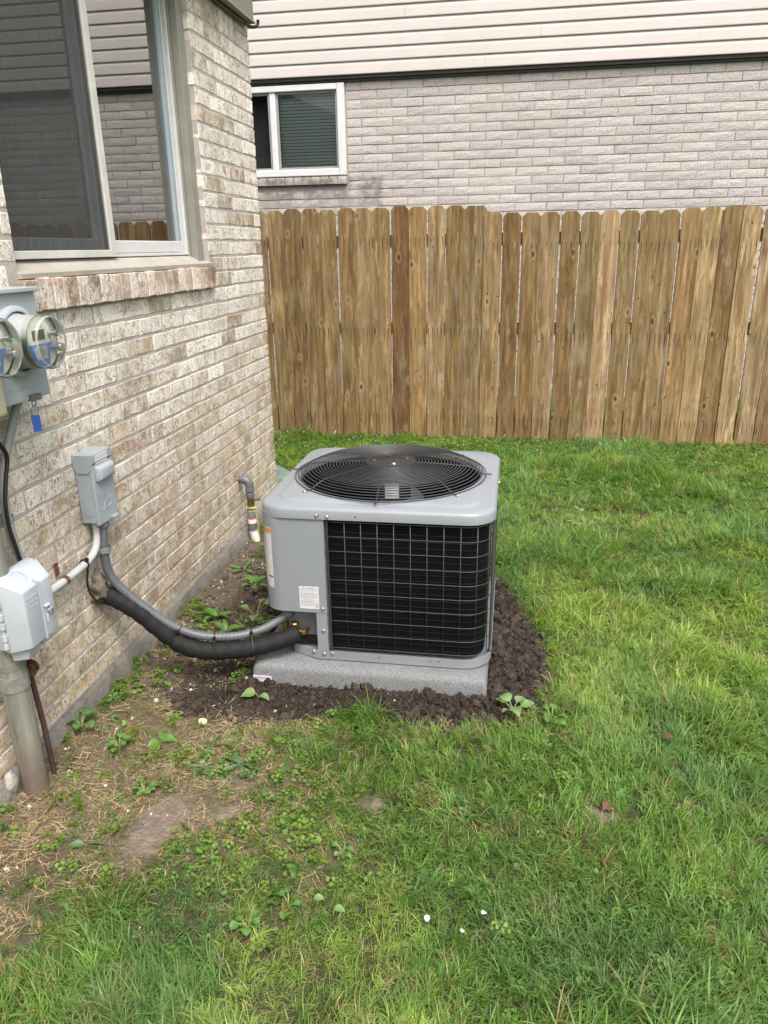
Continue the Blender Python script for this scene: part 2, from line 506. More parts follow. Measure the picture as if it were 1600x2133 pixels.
def _glass(name, tint=(1,1,1), ior=1.45, alpha=.0):
    k = NT(name)
    g = k.n('ShaderNodeBsdfGlossy'); k.set(g, 'Roughness', 0.0); k.set(g, 'Color', (.95, .97, .96))
    t = k.n('ShaderNodeBsdfTransparent'); k.set(t, 'Color', tint)
    f = k.n('ShaderNodeFresnel'); k.set(f, 'IOR', ior)
    mx = k.n('ShaderNodeMixShader'); k.t.links.new(f.outputs[0], mx.inputs[0]); k.t.links.new(t.outputs[0], mx.inputs[1]); k.t.links.new(g.outputs[0], mx.inputs[2])
    return k.done(mx.outputs[0])
M['glass'] = _glass('window_glass', (.70, .75, .73), 4.6)
M['glass_far'] = _glass('far_window_glass', (.78, .82, .82), 1.5)
M['clear'] = _glass('clear_meter_cover', (.94, .95, .93), 1.42)
def _screen():
    k = NT('insect_screen'); p = k.pos()
    d = k.pbr((.045, .05, .052), .8, 0, .2)
    t = k.n('ShaderNodeBsdfTransparent')
    v = k.noise(k.scale(p, (1, 60, 6)), 1.5, 3)
    mx = k.n('ShaderNodeMixShader'); k.set(mx, 0, k.ramp(v, [(.3, .50), (.7, .64)])); k.t.links.new(t.outputs[0], mx.inputs[1]); k.t.links.new(d, mx.inputs[2])
    return k.done(mx.outputs[0])
M['screen'] = _screen()
M['curtain'] = m_flat('curtain_cloth', (.16, .16, .15), .9)
M['blind'] = m_flat('far_blind', (.36, .40, .395), .7)
M['slate'] = _concrete('green_slate', (.15, .20, .175), .8, .4)
M['putty'] = _concrete('grey_putty', (.15, .13, .105), .8, .4)
M['petal'] = m_flat('white_petal', (.46, .46, .455), .6)
M['stone'] = _concrete('pale_stone', (.36, .34, .31))

# ================================================================== GROUND
def gz(x, y):
    x = np.asarray(x, float); y = np.asarray(y, float)
    z = .052*np.exp(-np.clip(x, 0, None)/.16)*sst(4.4, 3.9, y)
    z = z - .045*sst(3.2, 6.0, y)
    z = z + .022*(fbm(x, y, 2.3)-.5)*sst(.05, .5, x) + .008*(vnoise(x, y, 17)-.5)
    padd = np.maximum(np.maximum(.47-x, x-1.30), np.maximum(2.21-y, y-3.06))
    z = z + .018*sst(.22, .02, padd)*sst(-.02, .02, padd)*(.4+vnoise(x, y, 13))
    return z
SOIL = [(1.33,3.13),(1.41,2.93),(1.485,2.67),(1.51,2.40),(1.47,2.20),(1.40,2.10),(1.22,2.045),(1.10,2.02),(.95,2.05),(.80,2.04),(.66,1.985),(.50,1.96),(.346,1.95),(.20,2.00),(.11,2.10),(.04,2.3),(.0,3.6),(.45,3.3),(.9,3.16)]
def sdf_poly(x, y, poly):
    x = np.asarray(x, float); y = np.asarray(y, float)
    d = np.full(x.shape, 1e9); ins = np.zeros(x.shape, bool)
    n = len(poly)
    for i in range(n):
        ax, ay = poly[i]; bx, by = poly[(i+1) % n]
        ex, ey = bx-ax, by-ay
        t = np.clip(((x-ax)*ex+(y-ay)*ey)/(ex*ex+ey*ey), 0, 1)
        d = np.minimum(d, np.hypot(x-ax-t*ex, y-ay-t*ey))
        c = ((ay > y) != (by > y)) & (x < ex*(y-ay)/(ey if abs(ey) > 1e-9 else 1e-9)+ax)
        ins ^= c
    return np.where(ins, -d, d)
def soil_sd(x, y): return sdf_poly(x, y, SOIL) + .05*(fbm(x, y, 9)-.5) + .03*(vnoise(x, y, 31)-.5)
def pad_in(x, y): return (x > .47) & (x < 1.305) & (y > 2.21) & (y < 3.05)
def bare_sd(x, y): # trodden bare spot and a few lesser ones
    d = np.hypot((x-.445-.12*(y-1.5))/.062, (y-1.50)/.13)-1
    d = np.minimum(d, np.hypot((x-1.62)/.05, (y-1.71)/.035)-1)
    d = np.minimum(d, np.hypot((x-.62)/.04, (y-1.57)/.03)-1)
    d = np.minimum(d, np.hypot((x-1.02)/.05, (y-1.66)/.025)-1)
    return d + .55*(fbm(x, y, 14)-.5)
def lush(x, y):
    n = fbm(x, y, 2.6)-.5
    a = sst(.46, 1.18, x + .90*n + .30*(vnoise(x, y, 9)-.5))
    b = sst(1.50, 1.10, y + .55*n)*sst(.12, .45, x)*.9
    c = sst(2.9, 3.3, y + .3*n)
    return np.clip(np.maximum(np.maximum(a, b), c), 0, 1)

def build_ground():
    def axis(lo, hi, st, far):
        a = list(np.arange(lo, hi+1e-6, st)); g = st
        L = []; v = lo
        while v > -far: g *= 1.35; v -= g; L.append(v)
        Rr = []; v = a[-1]; g = st
        while v < far: g *= 1.35; v += g; Rr.append(v)
        return np.array(L[::-1]+a+Rr)
    xs = axis(-1.0, 3.6, .032, 300); ys = axis(.5, 6.6, .032, 300)
    Xg, Yg = np.meshgrid(xs, ys, indexing='ij')
    Zg = gz(Xg, Yg)
    far = np.maximum(np.abs(Xg-1)-8, np.abs(Yg-4)-8)
    Zg = np.where(far > 0, -.045, Zg)
    nx, ny = len(xs), len(ys)
    V = np.stack([Xg, Yg, Zg], -1).reshape(-1, 3)
    ii = np.arange((nx-1)*ny).reshape(nx-1, ny)[:, :-1].ravel()
    F = np.stack([ii, ii+ny, ii+ny+1, ii+1], -1)
    me = bpy.data.meshes.new('ground')
    me.from_pydata(V.tolist(), [], F.tolist())
    x, y = Xg.ravel(), Yg.ravel()
    sd = soil_sd(x, y); L = lush(x, y)
    fresh = np.array([.032, .025, .020]); dry = np.array([.175, .135, .105]); lawn = np.array([.050, .050, .026]); straw = np.array([.18, .14, .085])
    n = fbm(x, y, 7)[:, None]
    thin = dry*(.6+.5*n)*.5 + straw*(.3+.5*n)*.5
    col = thin*(1-L[:, None]) + lawn*L[:, None]
    padd = np.maximum(np.maximum(.47-x, x-1.30), np.maximum(2.21-y, y-3.06))
    ff = sst(.42, .10, padd + .2*(fbm(x, y, 5)-.5))
    sc = fresh*ff[:, None] + dry*.62*(1-ff[:, None])
    m = sst(.02, -.03, sd)[:, None]
    col = col*(1-m) + sc*m
    b = sst(.25, -.25, bare_sd(x, y))[:, None]
    col = col*(1-b) + np.array([.165, .130, .105])*b
    far = (np.abs(x-1) > 6) | (y > 7) | (y < .3)
    col[far] = (.075, .12, .03)
    at = me.color_attributes.new('soil', 'FLOAT_COLOR', 'POINT')
    at.data.foreach_set('color', np.concatenate([col, np.ones((len(col), 1))], 1).astype(np.float32).ravel())
    k = NT('soil'); p = k.pos()
    c = k.mix(1, k.attr('soil'), k.ramp(k.noise(p, 30, 7, .75), [(.3, .55), (.7, 1.35)]), 'MULTIPLY')
    c = k.mix(k.ramp(k.voro(p, 60), [(.05, .35), (.16, 0)]), c, (.24, .19, .14))
    h = k.math('ADD', k.noise(p, 38, 8, .75), k.math('MULTIPLY', k.voro(p, 90), .6))
    me.materials.append(k.done(k.pbr(c, .95, 0, .15, k.bump(h, .65, .016))))
    me.shade_smooth()
    o = link('ground', me)
    props(o, kind='structure')
build_ground()

# ================================================================== BRICK HOUSE (left)
YC = 4.082          # outside corner of the house
OP0, OP1 = 1.955, 3.335
ZB, CRS, BH = .0989, .0667, .0575
_bc = {}
def brick_mesh(L, H, D, var, key, mat, inset=.0028, rough=.0022, rock=0):
    kk = (key, round(L, 4), round(H, 4), var)
    if kk in _bc: return _bc[kk]
    rg = random.Random(hash((round(L, 3), var, key)) & 0xffff)
    j = lambda s: rg.uniform(-s, s)
    if not rock:
        n = 3 if L > .1 else 1
        ring = []
        for i in range(n): ring.append((-L/2+L*i/n, -H/2))
        ring.append((L/2, -H/2))
        for i in range(n): ring.append((L/2-L*i/n, H/2))
        ring.append((-L/2, H/2))
        o = [(a+j(rough), b+j(rough)) for a, b in ring]
        m = len(o)
        v = [(-D, a, b) for a, b in o] + [(-inset*.9, a, b) for a, b in o]
        for a, b in o:
            v.append((j(.0006), a*(1-2*inset/L), b*(1-2*inset/H)))
        f = [(i, (i+1) % m, m+(i+1) % m, m+i) for i in range(m)] + [(m+i, m+(i+1) % m, 2*m+(i+1) % m, 2*m+i) for i in range(m)]
        f.append(tuple(2*m+i for i in range(m)))
    else:
        nx, nz = 6, 3
        v = []; f = []
        for i in range(nx+1):
            for q in range(nz+1):
                e = i in (0, nx) or q in (0, nz)
                v.append((0 if e else rg.uniform(.001, .0042), -L/2+L*i/nx+(0 if i in (0, nx) else j(.012)), -H/2+H*q/nz+(0 if q in (0, nz) else j(.006))))
        for i in range(nx):
            for q in range(nz):
                a = i*(nz+1)+q; f.append((a, a+nz+1, a+nz+2, a+1))
        b0 = len(v)
        v += [(0, -L/2, -H/2), (0, L/2, -H/2), (0, L/2, H/2), (0, -L/2, H/2), (-D, -L/2, -H/2), (-D, L/2, -H/2), (-D, L/2, H/2), (-D, -L/2, H/2)]
        f += [(b0+i, b0+4+i, b0+4+(i+1) % 4, b0+(i+1) % 4) for i in range(4)]
    me = bpy.data.meshes.new('brick')
    me.from_pydata(v, [], f)
    me.materials.append(mat)
    me.update()
    _bc[kk] = me
    return me

def tint_house(z, y):
    rg = random.random()
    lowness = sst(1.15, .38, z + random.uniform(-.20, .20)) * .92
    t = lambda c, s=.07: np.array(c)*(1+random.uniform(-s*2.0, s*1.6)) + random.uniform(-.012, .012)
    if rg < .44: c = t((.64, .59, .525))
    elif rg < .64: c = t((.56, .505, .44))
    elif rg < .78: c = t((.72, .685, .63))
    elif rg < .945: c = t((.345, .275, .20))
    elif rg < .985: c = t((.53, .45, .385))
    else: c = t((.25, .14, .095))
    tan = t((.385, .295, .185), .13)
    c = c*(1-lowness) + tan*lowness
    return tuple(np.clip(c, .02, .9))

house = empty('brick_house', (0, 2.6, 0), 'house of whitewashed brick on the left with a sliding window', 'house')
core = MB()
xb = -.0016
def wall_rect(y0, y1, z0, z1): core.add([(xb, y0, z0), (xb, y1, z0), (xb, y1, z1), (xb, y0, z1)], [(0, 1, 2, 3)])
wall_rect(-3, OP0, .08, 2.75); wall_rect(OP1, YC-.009, .08, 2.75); wall_rect(OP0, OP1, .08, 1.36); wall_rect(OP0, OP1, 2.62, 2.75)
core.add([(xb, YC-.009, -.2), (-7, YC-.009, -.2), (-7, YC-.009, 2.75), (xb, YC-.009, 2.75)], [(0, 1, 2, 3)])     # wall round the corner
core.add([(xb, OP1, 1.3), (-.30, OP1, 1.3), (-.30, OP1, 2.7), (xb, OP1, 2.7)], [(0, 1, 2, 3)])                      # reveals
core.add([(xb, OP0, 1.3), (-.30, OP0, 1.3), (-.30, OP0, 2.7), (xb, OP0, 2.7)], [(0, 1, 2, 3)])
core.add([(-.30, -3, -.1), (-.30, OP0, -.1), (-.30, OP0, 2.75), (-.30, -3, 2.75)], [(0, 1, 2, 3)])
wall = obj('wall', core, M['mortar'], house)
pieces = []          # (y0,y1,z0,z1,xfront)
BL, BJ = .1895, .008
for kx in range(0, 38):
    z0 = ZB + CRS*kx
    e = YC
    first = (23-kx) % 2 != 0
    while e > -1.2:
        L = .091 if first else BL
        first = False
        a, b = e-L, e
        e = a-BJ
        segs = [(a, b)]
        if kx >= 18:
            lo, hi = (OP0-.012, OP1+.012) if kx < 20 else (OP0, OP1)
            segs = [(s0, min(s1, lo-(.008 if kx < 20 else 0))) for s0, s1 in segs if s0 < lo] + [(max(s0, hi+(.008 if kx < 20 else 0)), s1) for s0, s1 in segs if s1 > hi]
        if kx >= 34:
            q = []
            for s0, s1 in segs:
                if s0 < 3.50: q.append((s0, min(s1, 3.495)))
                if s1 > 3.878: q.append((max(s0, 3.882), s1))
            segs = q
        for s0, s1 in segs:
            if s1-s0 > .022: pieces.append((s0+random.uniform(-.0012, .0012), s1, z0+random.uniform(-.001, .001), z0+BH, random.uniform(-.0006, .0012)))
for i in range(6):       # soldier bricks over the window corner
    y0 = 3.502 + .0627*i
    pieces.append((y0, y0+.0555, 2.369, 2.559, 0.0))
scored = []
for pc in pieces:
    y0, y1, z0, z1, xf = pc
    c = [proj((0, y, z)) for y in (y0, y1) for z in (z0, z1)]
    if min(q[2] for q in c) < .3: scored.append((0, pc)); continue
    ux = [q[0] for q in c]; uy = [q[1] for q in c]
    w = min(1600, max(ux))-max(0, min(ux)); h = min(2133, max(uy))-max(0, min(uy))
    scored.append((max(0, w)*max(0, h) if w > 0 and h > 0 else 0, pc))
scored.sort(key=lambda t: -t[0])
rest = []
for n, (ar, pc) in enumerate(scored):
    y0, y1, z0, z1, xf = pc
    if n < 300 and ar > 0:
        me = brick_mesh(y1-y0 if abs(y1-y0-BL) > .004 else BL, z1-z0 if z1-z0 > .1 else BH, .085, random.randrange(7), 'b', M['brick'])
        o = link('brick', me, wall, (xf, (y0+y1)/2-2.6, (z0+z1)/2))
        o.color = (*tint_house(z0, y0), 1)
    else: rest.append(pc)
def joined_bricks(name, rest, parent, mat_attr, off, tintf, key, mesh_mat, rock=0, D=.085, swap=False):
    V = []; F = []; T = []
    for y0, y1, z0, z1, xf in rest:
        me = brick_mesh(round(y1-y0, 3), round(z1-z0, 3), D, random.randrange(4), key, mesh_mat, rock=rock)
        n = len(V); t = tintf(z0, y0)
        for v in me.vertices:
            a, b, c = v.co
            V.append((a+xf-off[0], b+(y0+y1)/2-off[1], c+(z0+z1)/2-off[2]) if not swap else (b+(y0+y1)/2-off[0], -a+xf-off[1], c+(z0+z1)/2-off[2])); T.append((*t, 1))
        F += [tuple(i+n for i in p.vertices) for p in me.polygons]
    me = bpy.data.meshes.new(name); me.from_pydata(V, [], F)
    at = me.color_attributes.new('tint', 'FLOAT_COLOR', 'POINT')
    at.data.foreach_set('color', np.array(T, np.float32).ravel())
    me.materials.append(mat_attr)
    bm = bmesh.new(); bm.from_mesh(me); bmesh.ops.recalc_face_normals(bm, faces=bm.faces); bm.to_mesh(me); bm.free()
    o = link(name, me, parent)
    props(o, kind='stuff')
    return o
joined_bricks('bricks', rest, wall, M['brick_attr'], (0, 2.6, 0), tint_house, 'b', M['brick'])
# rowlock sill of bricks on edge
sill = empty_part = None
sm = MB().box(-.10, .0203, OP0-.008, OP1+.008, 1.301, 1.376)
sill = obj('brick_sill', sm, M['mortar'], house)
nr = 21
for i in range(nr):
    y0 = OP0-.012 + (OP1-OP0+.024)/nr*i
    w = (OP1-OP0+.024)/nr-.007
    me = brick_mesh(round(w, 4), .0875, .115, random.randrange(5), 'rl', M['brick'], rough=.0018)
    o = link('brick', me, sill, (.0225+random.uniform(-.001, .0015), y0+w/2-2.6, 1.3415+random.uniform(-.002, .002)))
    c = tint_house(2.0, 0); f_ = random.uniform(.5, .95)
    o.color = (c[0]*f_*.92+.05, c[1]*f_*.80+.03, c[2]*f_*.74+.02, 1)
# concrete footing that sticks out under the bricks
def footing():
    mb = MB(); ys = np.arange(-3, YC+.03, .03)
    loops = []
    for y in ys:
        n1 = .020*(fbm(y*3, .3, 3.0)-.5); n2 = .016*(fbm(y*3, 5.3, 6.0)-.5); n3 = .026*(vnoise(y, 2.2, 13)-.5)
        loops.append([(-.05, y, .097), (.004, y, .0955+n1*.3), (.020+n2, y, .092+n1), (.030+n2+n3*.5, y, .070+n1), (.034+n2+n3, y, .02), (.04+n3, y, -.15)])
    mb.loft(loops, False)
    return mb
obj('footing', footing(), M['concrete'], house, smooth=50)
# roof edge: fascia with a cable under it, unseen roof behind
fas = MB().box(-.004, .050, .2, 4.035, 2.486, 2.70)
fo = obj('fascia', fas, M['soffit'], house, bevel=.003)
obj('fascia_lip', MB().box(-.003, .056, .2, 4.040, 2.478, 2.486), M['trim'], fo)
unseen_roof = MB().add([(.09, -3, 2.70), (.09, 4.06, 2.70), (-3.5, 4.06, 4.2), (-3.5, -3, 4.2), (-7, 4.06, 2.70), (-7, -3, 2.70)], [(0, 1, 2, 3), (3, 2, 4, 5), (1, 4, 2), (0, 3, 5)])  # pitched roof out of frame, added only to block sky light
obj('unseen_roof', unseen_roof, m_paint('grey_shingles', (.10, .095, .09), .9, .3), house)

# ---- window in the house wall
win = empty('window', (-.08, 2.645, 1.385), None)
win.parent = house; win.location = Vector((-.08, 2.645, 1.385))-ORG['brick_house']; ORG[win.name] = Vector((-.08, 2.645, 1.385))
ZT = 2.66
jb = MB().box(-.055, -.024, 3.272, OP1-.001, 1.40, ZT).box(-.12, -.055, 3.262, OP1-.001, 1.40, ZT)
obj('casing', MB().box(-.12, -.024, OP0+.001, OP0+.035, 1.40, ZT), M['trim'], win, bevel=.002)
obj('casing', jb, M['trim'], win, bevel=.002)
st = MB()
prof = [(.012, 1.3865), (.013, 1.401), (-.02, 1.408), (-.062, 1.432), (-.13, 1.436), (-.13, 1.38)]
st.loft([[(x, OP0-.004 if i == 0 else OP1+.006, z) for x, z in prof] for i in (0, 1)], True, True, True)
obj('sill', st, M['sill'], win, bevel=.0015)
# white outer frame and tracks on the right jamb
fr = MB().box(-.105, -.063, 3.252, 3.264, 1.437, ZT).box(-.105, -.075, 3.236, 3.243, 1.437, ZT).box(-.105, -.070, 2.60, 3.262, 1.436, 1.447)
fr.box(-.105, -.063, OP0+.034, OP0+.044, 1.437, ZT)
obj('frame', fr, M['white_frame'], win, bevel=.0015)
obj('frame_track', MB().box(-.108, -.080, 3.243, 3.252, 1.447, ZT), M['ink'], win)
# right sash
rs = MB().box(-.100, -.074, 2.60, 3.232, 1.448, 1.492)
obj('sash_rail', rs, M['white_frame'], win, bevel=.003)
obj('sash_stile', MB().box(-.100, -.078, 3.205, 3.235, 1.492, ZT), m_paint('bluegrey_jamb_reflection', (.27, .31, .35), .4, .08), win, bevel=.003)  # reflection of the jamb in the glass, put in as a blue-grey strip
obj('pane', MB().box(-.0935, -.0905, 2.58, 3.206, 1.489, ZT), M['glass'], win)
# left: insect screen in front, sash behind
sc = MB().box(-.060, -.046, 2.567, 2.603, 1.437, ZT).box(-.060, -.046, OP0+.03, 2.567, 1.437, 1.460)
obj('screen_frame', sc, M['old_white'], win, bevel=.002)
obj('screen', MB().add([(-.053, OP0+.03, 1.45), (-.053, 2.57, 1.45), (-.053, 2.57, ZT), (-.053, OP0+.03, ZT)], [(0, 1, 2, 3)]), M['screen'], win)
ls = MB().box(-.090, -.070, 2.515, 2.60, 1.447, ZT).box(-.0885, -.071, OP0+.04, 2.516, 1.447, 1.497).box(-.0805, -.064, 2.548, 2.558, 1.46, ZT)
obj('sash_stile', ls, M['grey_frame'], win, bevel=.003)
obj('pane', MB().box(-.0835, -.0805, OP0+.04, 2.52, 1.49, ZT), M['glass'], win)
room = MB().add([(-1.2, 1.2, .9), (-1.2, 4.0, .9), (-1.2, 4.0, 2.7), (-1.2, 1.2, 2.7), (-.30, 1.2, .9), (-.30, 4.0, .9), (-.30, 4.0, 2.7), (-.30, 1.2, 2.7)],
                [(0, 1, 2, 3), (0, 4, 5, 1), (3, 2, 6, 7), (0, 3, 7, 4), (1, 5, 6, 2)])
room.add([(-.30, OP1, .9), (-.30, 4.05, .9), (-.30, 4.05, 2.75), (-.30, OP1, 2.75)], [(0, 1, 2, 3)])
room.add([(-.30, OP0, .9), (-.30, OP1, .9), (-.30, OP1, 1.38), (-.30, OP0, 1.38)], [(0, 1, 2, 3)])
obj('room', room, M['interior'], house)
cu = MB(); loops = []
for i in range(150):
    y = 1.98 + .0042*i
    x = -.155 + .010*math.sin(y*150+2*math.sin(y*23)) + .006*math.sin(y*61)
    loops.append([(x, y, 1.44), (x+.004, y, 2.1), (x, y, ZT)])
cu.loft(loops, False)
cur = obj('curtain', cu, M['curtain'], None, smooth=180, origin=(-.155, 2.3, 1.44))
props(cur, 'dark pleated curtain behind the screened half of the near window', 'curtain')

# ================================================================== NEIGHBOUR'S HOUSE
nb = empty('neighbour_house', (1.0, 8.0, 0), 'neighbouring house with pale rock-face brick and beige siding behind the fence', 'house')
NO = ORG[nb.name]
YW = 8.0
WX0, WX1, WZ0, WZ1 = -1.80, -.345, 2.135, 2.945
cr = MB()
def nrect(x0, x1, z0, z1): cr.add([(x0, YW+.004, z0), (x1, YW+.004, z0), (x1, YW+.004, z1), (x0, YW+.004, z1)], [(0, 3, 2, 1)])
nrect(-5, WX0, -.2, 3.05); nrect(WX1, 7, -.2, 3.05); nrect(WX0, WX1, -.2, WZ0); nrect(WX0, WX1, WZ1, 3.05)
nwall = obj('wall', cr, M['mortar_far'], nb)
cr2 = MB().box(-5, 7, YW+.02, YW+.03, 3.0, 6.0).box(-5, -4.98, YW+.02, 16, -.2, 6.0).box(6.98, 7, YW+.02, 16, -.2, 6.0)
obj('upper_wall', cr2, M['interior'], nb)
npieces = []
NC, NL, NJ = .0795, .290, .010
for j in range(-1, 38):
    z0 = 2.953 - NC*(j+1) + NJ
    x = .411 + (0 if j % 2 == 0 else .15) - .3*18
    while x < 6.9:
        a, b = x+NJ/2+random.uniform(-.004, .004), x+.3-NJ/2+random.uniform(-.004, .004)
        x += .3
        z1 = z0+NC-NJ
        segs = [(a, b)]
        if z1 > 2.05 and z0 < WZ1+.02:
            segs = [(s0, min(s1, WX0-.01)) for s0, s1 in segs if s0 < WX0-.01] + [(max(s0, WX1+.012), s1) for s0, s1 in segs if s1 > WX1+.012]
        for s0, s1 in segs:
            if s1-s0 > .03: npieces.append((s0, s1, z0, z1))
nrest = []
def tint_far(z=0, y=0):
    g = random.uniform(.9, 1.07)
    return (.43*g, .396*g+random.uniform(-.008, .008), .380*g+random.uniform(-.008, .008))
for x0, x1, z0, z1 in npieces:
    u, v, w = proj(((x0+x1)/2, YW, (z0+z1)/2))
    if 505 < u < 1640 and 90 < v < 450:
        me = brick_mesh(round(x1-x0, 3) if x1-x0 < .27 else .29, NC-NJ, .06, random.randrange(14), 'rk', M['rock'], rock=1)
        o = link('brick', me, nwall, ((x0+x1)/2-NO.x, YW+random.uniform(-.003, .003)-NO.y, (z0+z1)/2))
        o.rotation_euler = (0, 0, -PI/2)
        o.color = (*tint_far(), 1)
    else: nrest.append((x0, x1, z0, z1, YW))
def far_attr():
    m = M['rock'].copy(); m.name = 'painted_rock_face_brick_joined'
    t = m.node_tree
    for nd in list(t.nodes):
        if nd.type == 'OBJECT_INFO':
            a = t.nodes.new('ShaderNodeAttribute'); a.attribute_name = 'tint'
            for l in list(nd.outputs['Color'].links): t.links.new(a.outputs['Color'], l.to_socket)
    return m
joined_bricks('bricks', nrest, nwall, far_attr(), (1.0, 8.0, 0), tint_far, 'rk', M['rock'], rock=1, D=.06, swap=True)
# sill of rock-face bricks under the small window
nsl = obj('brick_sill', MB().box(WX0, WX1, YW-.03, YW+.03, 2.062, 2.122), M['mortar_far'], nb)
xx = WX1-.088
while xx > WX0:
    me = brick_mesh(.083, .070, .08, random.randrange(9), 'sk', M['rock'], rock=1)
    o = link('brick', me, nsl, (xx+.044-NO.x, YW-.038-NO.y, 2.094)); o.rotation_euler = (0, 0, -PI/2)
    g = random.uniform(.6, .85); o.color = (.55*g, .49*g, .44*g, 1)
    xx -= .091
# small window
nw = empty('window', (0, 0, 0)); nw.parent = nb
nw.location = Vector((-1.07, 7.96, 2.135))-NO; ORG[nw.name] = Vector((-1.07, 7.96, 2.135))
f = MB().box(WX1-.075, WX1, YW-.045, YW+.05, WZ0, WZ1).box(WX0, WX0+.075, YW-.045, YW+.05, WZ0, WZ1).box(WX0+.075, WX1-.075, YW-.045, YW+.05, WZ0, WZ0+.065)
f.box(WX0+.075, WX1-.075, YW-.044, YW+.05, WZ1-.055, WZ1)
obj('frame', f, M['white_frame'], nw, bevel=.008)
f = MB().box(-1.095, -1.035, YW-.032, YW+.04, WZ0+.065, WZ1-.055)
obj('mullion', f, M['white_frame'], nw, bevel=.008)
for a, b in ((WX0+.075, -1.095), (-1.035, WX1-.075)):
    obj('sash', MB().box(b-.022, b, YW-.018, YW+.02, WZ0+.065, WZ1-.055).box(a, a+.022, YW-.018, YW+.02, WZ0+.065, WZ1-.055).box(a+.022, b-.022, YW-.018, YW+.02, WZ0+.065, WZ0+.085).box(a+.022, b-.022, YW-.018, YW+.02, WZ1-.075, WZ1-.055),
        M['grey_frame'], nw, bevel=.003)
    obj('pane', MB().add([(a+.02, YW-.002, WZ0+.08), (b-.02, YW-.002, WZ0+.08), (b-.02, YW-.002, WZ1-.07), (a+.02, YW-.002, WZ1-.07)], [(0, 1, 2, 3)]), M['glass_far'], nw)
blind = empty('window_blind', (-.72, YW+.05, WZ1-.08), 'closed grey slatted blind behind the small white window', 'blind')
for i in range(23):
    z = WZ0+.085+.029*i
    if i == 0: bmE = MB().add([(-.325, .0, 0), (.305, .0, 0), (.305, .011, .028), (-.325, .011, .028), (-.325, .003, -.002), (.305, .003, -.002), (.305, .014, .026), (-.325, .014, .026)], [(0, 1, 2, 3), (4, 7, 6, 5), (0, 4, 5, 1), (3, 2, 6, 7)]); so = obj('slat', bmE, M['blind'], None); C.objects.unlink(so); sme = so.data; bpy.data.objects.remove(so)
    link('slat', sme, blind, (0, 0, z-ORG[blind.name].z))
obj('room', MB().box(WX0, WX1, YW+.12, YW+.13, WZ0-.1, WZ1+.1), M['interior'], nb)
# flashing and siding
obj('flashing', MB().box(-5, 7, YW-.052, YW+.02, 2.972, 3.004).box(-5, 7, YW-.030, YW+.02, 2.953, 2.972), M['dark_trim'], nb, bevel=.003)
SD = .1093
for i in range(26):
    z0 = 3.004 + SD*i
    cut = {0: .99, 1: 2.85, 2: 1.48, 3: 3.4, 4: .25, 5: 1.9}.get(i, random.uniform(-1, 4))
    for a, b in ((-5, cut), (cut+.0015, 7)):
        pf = [(YW-.028, z0-.001), (YW-.075, z0), (YW-.0765, z0+.006), (YW-.0720, z0+.072), (YW-.0695, z0+.086), (YW-.0625, z0+.098), (YW-.0605, z0+SD+.004), (YW-.028, z0+SD+.004)]
        mb = MB().loft([[(xq, y, z) for y, z in pf] for xq in (a, b)], True, True, True)
        obj('siding_board', mb, M['siding'], nb)

# ================================================================== FENCE
gL = [-.595, -.449, -.309, -.17, -.029, .11, .251, .391, .528, .666, .806, .944]
while gL[0] > -1.7: gL.insert(0, gL[0]-.1405)
gL.append(1.118)
gR = [1.094, 1.236, 1.375, 1.516, 1.657, 1.797, 1.933, 2.072, 2.218, 2.356, 2.495, 2.635, 2.773, 2.912, 3.053]
while gR[-1] < 4.7: gR.append(gR[-1]+.1405)
def board_mesh(w, h, ear=.028, t=.016):
    key = ('bd', round(w, 3))
    if key in _bc: return _bc[key]
    P = [(-w/2, 0), (w/2, 0), (w/2, h-ear*1.05), (w/2-ear, h), (-w/2+ear, h), (-w/2, h-ear*1.05)]
    mb = MB().loft([[(x, 0, z) for x, z in P], [(x, t, z) for x, z in P]], True, True, True)
    me = bpy.data.meshes.new('board'); me.from_pydata(mb.v, [], mb.f)
    bm = bmesh.new(); bm.from_mesh(me); bmesh.ops.recalc_face_normals(bm, faces=bm.faces)
    bmesh.ops.bevel(bm, geom=[e for e in bm.edges if e.calc_face_angle(0) > .5], offset=.0018, segments=1, affect='EDGES'); bm.to_mesh(me); bm.free()
    me.materials.append(M['wood']); _bc[key] = me
    return me
tones = [(.200, .140, .068), (.225, .162, .085), (.180, .122, .058), (.235, .172, .095), (.195, .148, .080), (.250, .185, .105)]
def fence(name, label, gaps, ytop, ybot, yfront, special):
    root = empty(name, ((gaps[0]+gaps[-1])/2, yfront+.03, -.04), label, 'fence', 'wooden fence panels along the back')
    og = ORG[root.name]
    for i in range(len(gaps)-1):
        a, b = gaps[i], gaps[i+1]
        xc = (a+b)/2
        w = round((b-a)-.0065, 3) if abs((b-a)-.1405) > .012 else random.choice([.132, .134, .136])
        zb = ybot(xc)+random.uniform(-.006, .006); zt = ytop(xc)+random.uniform(-.008, .008)
        o = link('board', board_mesh(w, 1.76), root, (xc-og.x+random.uniform(-.0015, .0015), yfront-og.y+random.uniform(-.003, .003), zb-og.z))
        o.scale = (1, 1, (zt-zb)/1.76)
        o.rotation_euler = (0, random.uniform(-.0035, .0035), 0)
        t = np.array(special.get(i, random.choice(tones)))*random.uniform(.9, 1.1)
        o.color = (*(t*np.array([.91, .90, .89])), 1)
    for zr in (1.50, .845, .16):
        obj('rail', MB().box(gaps[0], gaps[-1], yfront+.0185, yfront+.056, zr-.045, zr+.045), M['rail'], root, bevel=.003)
    return root
nL = len(gL)
iL = gL.index(.391)
